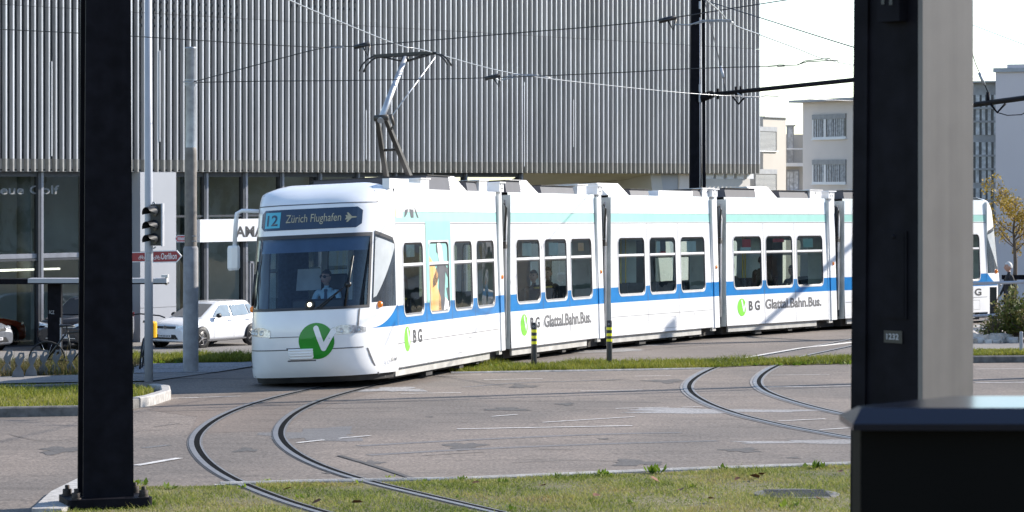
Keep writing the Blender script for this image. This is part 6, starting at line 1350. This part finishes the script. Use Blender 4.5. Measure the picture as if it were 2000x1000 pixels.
def person(label, P, ang, pose, top, legs='jeans', hair='hair', glasses=False, tie=False, scale=1.0, cat='person', group=None, tilt=0.0):
    th = thing('person', label, cat, P, group); M = Matrix.Translation(P) @ Matrix.Rotation(ang, 4, 'Z') @ Matrix.Diagonal((scale, scale, scale, 1))
    J = {}
    sit = pose in ('sit', 'drive')
    z = .50 if sit else .90
    hd = Vector((.05 if sit else .04, 0, z + .70))
    N = []; E = []; Mx = []
    def add(p, r, m, par=None):
        N.append((Vector(p), r)); Mx.append(m)
        if par is not None: E.append((par, len(N) - 1))
        return len(N) - 1
    lean = -.03 if sit else .03
    pv = add((0, 0, z), (.125, .155), 1); s1 = add((lean, 0, z + .17), (.105, .14), 0, pv); s2 = add((lean * .6, 0, z + .33), (.11, .155), 0, s1); s3 = add((lean * .3, 0, z + .45), (.085, .13), 0, s2); nk = add((.01, 0, z + .53), .052, 2, s3); add((.03, 0, z + .62), .05, 2, nk)
    for s in (-1, 1):
        sh = add((lean * .3, s * .185, z + .45), .058, 0, s3)
        if sit: el = (.07, s * .235, z + .20); wr = (.31, s * (.14 if pose == 'sit' else .18), z + (.14 if pose == 'sit' else .30))
        else: el = (-.06 * s, s * .235, z + .18); wr = (.10 - .10 * s, s * .24, z - .06)
        e_ = add(el, .045, 0, sh); w_ = add(wr, .030, 0 if top != 'shirt' else 2, e_); d = (Vector(wr) - Vector(el)).normalized(); hb = Vector(wr) + d * .07
        h_i = add(hb, (.020, .034), 2, w_); sd = Vector((0, 0, 1)).cross(d).normalized() if abs(d.z) < .9 else Vector((1, 0, 0)); up = d.cross(sd)
        for k, (o_, L) in enumerate(((-.028, .06), (-.009, .072), (.010, .068), (.027, .052))):
            b = add(hb + d * .035 + sd * o_, .0095, 2, h_i); c1 = add(hb + d * (.035 + L * .55) + sd * o_ * 1.1 - up * .008, .0085, 2, b); add(hb + d * (.035 + L * .9) + sd * o_ * 1.1 - up * .03, .0075, 2, c1)
        tb = add(hb - d * .03 + sd * -.04, .011, 2, h_i); add(hb + d * .015 + sd * -.06 - up * .012, .009, 2, tb)
        hp = add((.0, s * .095, z - .04), .095, 1, pv)
        if sit: kn_, an = (.44, s * .12, z + .0), (.46, s * .11, .09)
        else: kn_, an = (.10 * s + .05, s * .095, .48), (.22 * s - .06, s * .09, .10)
        k_ = add(kn_, .062, 1, hp); a_ = add(an, .042, 1, k_); add((an[0] + .06, an[1], .05), .04, 3, a_); 
        add((an[0] + .17, an[1], .035), .035, 3, len(N) - 1)
    V, PP = skin_mesh(N, E, 0)
    mb = MB(M); off = [mb.pt(v) for v in V]
    for p in PP:
        c = sum((V[i] for i in p), Vector()) / len(p); j = min(range(len(N)), key=lambda q: (N[q][0] - c).length - (N[q][1] if not isinstance(N[q][1], tuple) else max(N[q][1]))); mb.f.append([off[i] for i in p]); mb.m.append(Mx[j]); mb.smooth.add(len(mb.f) - 1)
    # head: shaped skull with jaw, nose, ears, eyes, mouth
    ca, sa = math.cos(tilt), math.sin(tilt)
    def hp_(x, y, zz): return (hd.x + x * ca - y * sa, hd.y + x * sa + y * ca, hd.z + zz)
    rows = []; nl, nm2 = 14, 20
    for a in range(nl + 1):
        t = math.pi * a / nl; zz = math.cos(t) * .122; r = math.sin(t); row = []
        for b in range(nm2):
            f = 2 * math.pi * b / nm2; x = math.cos(f) * r * .098; y = math.sin(f) * r * .078
            if zz < -.02: k = 1 - .28 * min(1, (-.02 - zz) / .1); y *= k; x = x * (1 - .25 * min(1, (-.02 - zz) / .1)) + .022 * min(1, (-.02 - zz) / .1)
            if math.cos(f) > .93 and -.045 < zz < .02: x += .022 * (1 - abs(zz + .03) / .05) if zz < .015 else 0
            if math.cos(f) > .6 and .01 < zz < .04: x -= .006
            row.append(hp_(x, y, zz))
        rows.append(row)
    mb.grid(rows, 2, True, True)
    for s in (-1, 1):
        mb.lathe(hp_(-.01, s * .076, -.005), Vector((0, s, 0)), [(-.01, .0), (0, .032), (.012, .026), (.014, 0)], 2, 10)
        mb.lathe(hp_(.082, s * .033, .018), (1, 0, 0), [(0, .014), (.008, .008), (.009, 0)], 4, 8)
    mb.box(hp_(.088, -.024, -.062), hp_(.094, .024, -.055), 5)
    mb.build('body', [K[top], K[legs], K['skin'], K['black'], K['black'], K['redp']], th)
    mb = MB(M); rows = []
    for a in range(8):
        t = math.pi * .56 * a / 7; row = []
        for b in range(nm2):
            f = 2 * math.pi * b / nm2; tt_ = t * (1 if math.cos(f) < .25 else .62 - .0 * 1); zz = math.cos(tt_) * .134; r = math.sin(tt_); row.append(hp_(math.cos(f) * r * .108 - .006, math.sin(f) * r * .087, zz))
        rows.append(row)
    mb.grid(rows, 0, True, True); mb.build('hair', K[hair], th)
    if glasses:
        mb = MB(M)
        for s in (-1, 1): mb.lathe(hp_(.092, s * .034, .016), (1, 0, 0), [(0, .028), (.006, .026), (.007, 0)], 0, 14); mb.tube([hp_(.09, s * .06, .022), hp_(-.01, s * .082, .022)], .004, 0, 5)
        mb.tube([hp_(.096, -.02, .022), hp_(.096, .02, .022)], .004, 0, 5); mb.build('sunglasses', K['black'], th)
    if tie:
        mb = MB(M); zz = z; mb.hexa([(.09, -.02, zz + .20), (.11, -.035, zz + .2), (.11, .035, zz + .2), (.09, .02, zz + .2), (.07, -.016, zz + .49), (.082, -.02, zz + .49), (.082, .02, zz + .49), (.07, .016, zz + .49)]); mb.box((.07, -.028, zz + .47), (.09, .028, zz + .51)); mb.build('tie', K['tie'], th)
        mb = MB(M); [mb.face([(.05, s * .01, zz + .53), (.088, s * .02, zz + .47), (.07, s * .085, zz + .455), (.03, s * .07, zz + .52)]) for s in (-1, 1)]; mb.build('collar', K['shirt'], th)
    return th
def secpt(i, u, y, z): return SM[i] @ Vector((u, y, z))
def fwd(i, sg): d = SEC[i][1]; return math.atan2(d.y * sg, d.x * sg)
person('driver in a pale blue shirt, dark tie and sunglasses seated behind the windscreen', secpt(0, -.04, 1.2, .60), fwd(0, -1), 'drive', 'shirt', glasses=True, tie=True, tilt=-.35)
person('passenger with a pale coat in the first window of the second car section', secpt(1, U(1, 1024, 1.4), .44, .40), fwd(1, 1), 'sit', 'wcoat', tilt=-.5)
person('dark dressed passenger beside the yellow bar in the second car section', secpt(1, U(1, 1088, 1.4), .5, .40), fwd(1, -1), 'sit', 'jacket')
person('passenger in black behind the third window of the second car section', secpt(1, U(1, 1142, 1.4), .8, .44), fwd(1, -1), 'sit', 'jacket')
person('woman in a grey sweater looking out of the first window of the fourth car section', secpt(3, U(3, 1445, 1.5), .45, .50), fwd(3, 1), 'sit', 'gsweat', tilt=-1.1)
person('passenger in a dark top sitting behind the woman in grey', secpt(3, U(3, 1476, 1.4), .7, .42), fwd(3, 1), 'sit', 'olive')
person('passenger in an olive coat behind the middle window of the fourth car section', secpt(3, U(3, 1522, 1.5), .5, .54), fwd(3, 1), 'sit', 'olive', tilt=-.6)
person('passenger in dark clothes low behind the last window of the fourth car section', secpt(3, U(3, 1590, 1.3), .6, .30), fwd(3, -1), 'sit', 'jacket')
p = at(1972, 600, 70); p.z = plane(p.x, 70)
person('white haired man in a dark jacket walking behind the pale railing', p, math.radians(188), 'walk', 'jacket', hair='hairw', scale=.96)
# ------------------------------------------------------------------ the opposite side of the street (seen only in the panes)
def street_block(label, x0, y0, x1, y1, H, wallm):
    g = plane(x0, y0); th = thing('apartment_block', label, 'building', ((x0 + x1) / 2, (y0 + y1) / 2, g)); mb = MB(); mb.box((x0, y0, g - .5), (x1, y1, g + H)); mb.build('wall', wallm, th)
    mb = MB(); mb.box((x0 - .4, y0 - .4, g + H), (x1 + .4, y1 + .4, g + H + .25)); mb.build('roof', K['roofm'], th)
    y = y0 + 1.2
    while y < y1 - 2.2:
        for q in range(int(H / 2.9)):
            z = g + .9 + q * 2.9; mb = MB(); mb.box((x0 - .06, y, z), (x0 - .01, y + 1.7, z + 1.5), 0); mb.box((x0 - .09, y - .05, z - .06), (x0 - .01, y + 1.75, z), 1); mb.box((x0 - .08, y + .8, z), (x0 - .062, y + .88, z + 1.5), 1); mb.build('window', [K['carg'], K['signw']], th)
        y += 4.2
street_block('brown grey apartment block across the street, outside the picture on the right', 52, 52, 62, 84, 10.5, K['soilw'])
street_block('dark grey apartment block farther along the street, outside the picture', 54, 88, 64, 118, 11.5, K['shopwall'])
street_block('long low block at the far end of the street, outside the picture', 58, 124, 68, 165, 10, K['greyr'])
street_block('pale block behind the right bend of the street, outside the picture', 50, 14, 60, 46, 9.5, K['bluer'])
for k, (x, y, H) in enumerate([(43, 58, 8.5), (45, 69, 9.5), (42, 79, 8), (46, 93, 10), (44, 105, 9), (47, 116, 9.5), (42, 44, 8), (44, 30, 9)]):
    p = Vector((x, y, plane(x, y))); th = thing('tree', 'street tree with thinning brown green crown, outside the picture on the right', 'tree', p, 'street trees outside the picture'); mb = MB(); mb.tube([p, p + Vector((.1, 0, H * .4)), p + Vector((0, .1, H * .8))], [.2, .15, .04], 0, 8); tips = []
    for q in range(14):
        a = q * 2.4; st = p + Vector((0, 0, H * random.uniform(.3, .7))); e = st + Vector((math.cos(a), math.sin(a), random.uniform(.3, .9))) * random.uniform(1.2, 2.4); mb.tube([st, e], [.06, .02], 0, 5); tips.append(e)
    mb.build('trunk', K['bark'], th); mb = MB(); [leaves(mb, t, (1.1, 1.1, 1.0), 110, .16) for t in tips]; mb.build('crown', K['shrubl'], th)
# ------------------------------------------------------------------ camera, sky, sun
cam = bpy.data.cameras.new('camera'); co = bpy.data.objects.new('camera', cam); C.objects.link(co); SC.camera = co
co.location = (0, 0, H0); co.rotation_euler = (math.radians(90), 0, 0); cam.sensor_width = 36; cam.lens = 36 * F / 2000; cam.shift_y = -(YH * -1 + 500) / 2000 * 1.0
cam.shift_y = (YH - 500) / 2000; cam.clip_end = 3000; cam.clip_start = .5
cam.dof.use_dof = True; cam.dof.focus_distance = 50; cam.dof.aperture_fstop = 9
AZ, EL = math.radians(28), math.radians(29)               # sun: to the right, AZ behind the picture plane
sd = Vector((math.cos(AZ) * math.cos(EL), math.sin(AZ) * math.cos(EL), math.sin(EL)))
su = bpy.data.lights.new('sun', 'SUN'); su.energy = 4.3; su.angle = math.radians(.53); su.color = (1, .93, .83); so = bpy.data.objects.new('sun', su); C.objects.link(so); so.rotation_euler = sd.to_track_quat('Z', 'Y').to_euler(); so.location = (30, 20, 30)
W = bpy.data.worlds.new('World'); SC.world = W; W.use_nodes = True; nt = W.node_tree; bg = nt.nodes['Background']; sk = nt.nodes.new('ShaderNodeTexSky'); sk.sky_type = 'NISHITA'; sk.sun_disc = False
sk.sun_elevation = EL; sk.sun_rotation = math.atan2(sd.x, sd.y); sk.dust_density = .25; sk.air_density = .9; sk.ozone_density = 1.0; sk.altitude = 400
nt.links.new(sk.outputs[0], bg.inputs['Color']); bg.inputs['Strength'].default_value = .128
SC.view_settings.view_transform = 'Standard'; SC.view_settings.look = 'None'; SC.view_settings.exposure = 1.1; SC.view_settings.gamma = 1
SC.cycles.max_bounces = 8; SC.cycles.transparent_max_bounces = 16; SC.cycles.caustics_reflective = False; SC.cycles.caustics_refractive = False
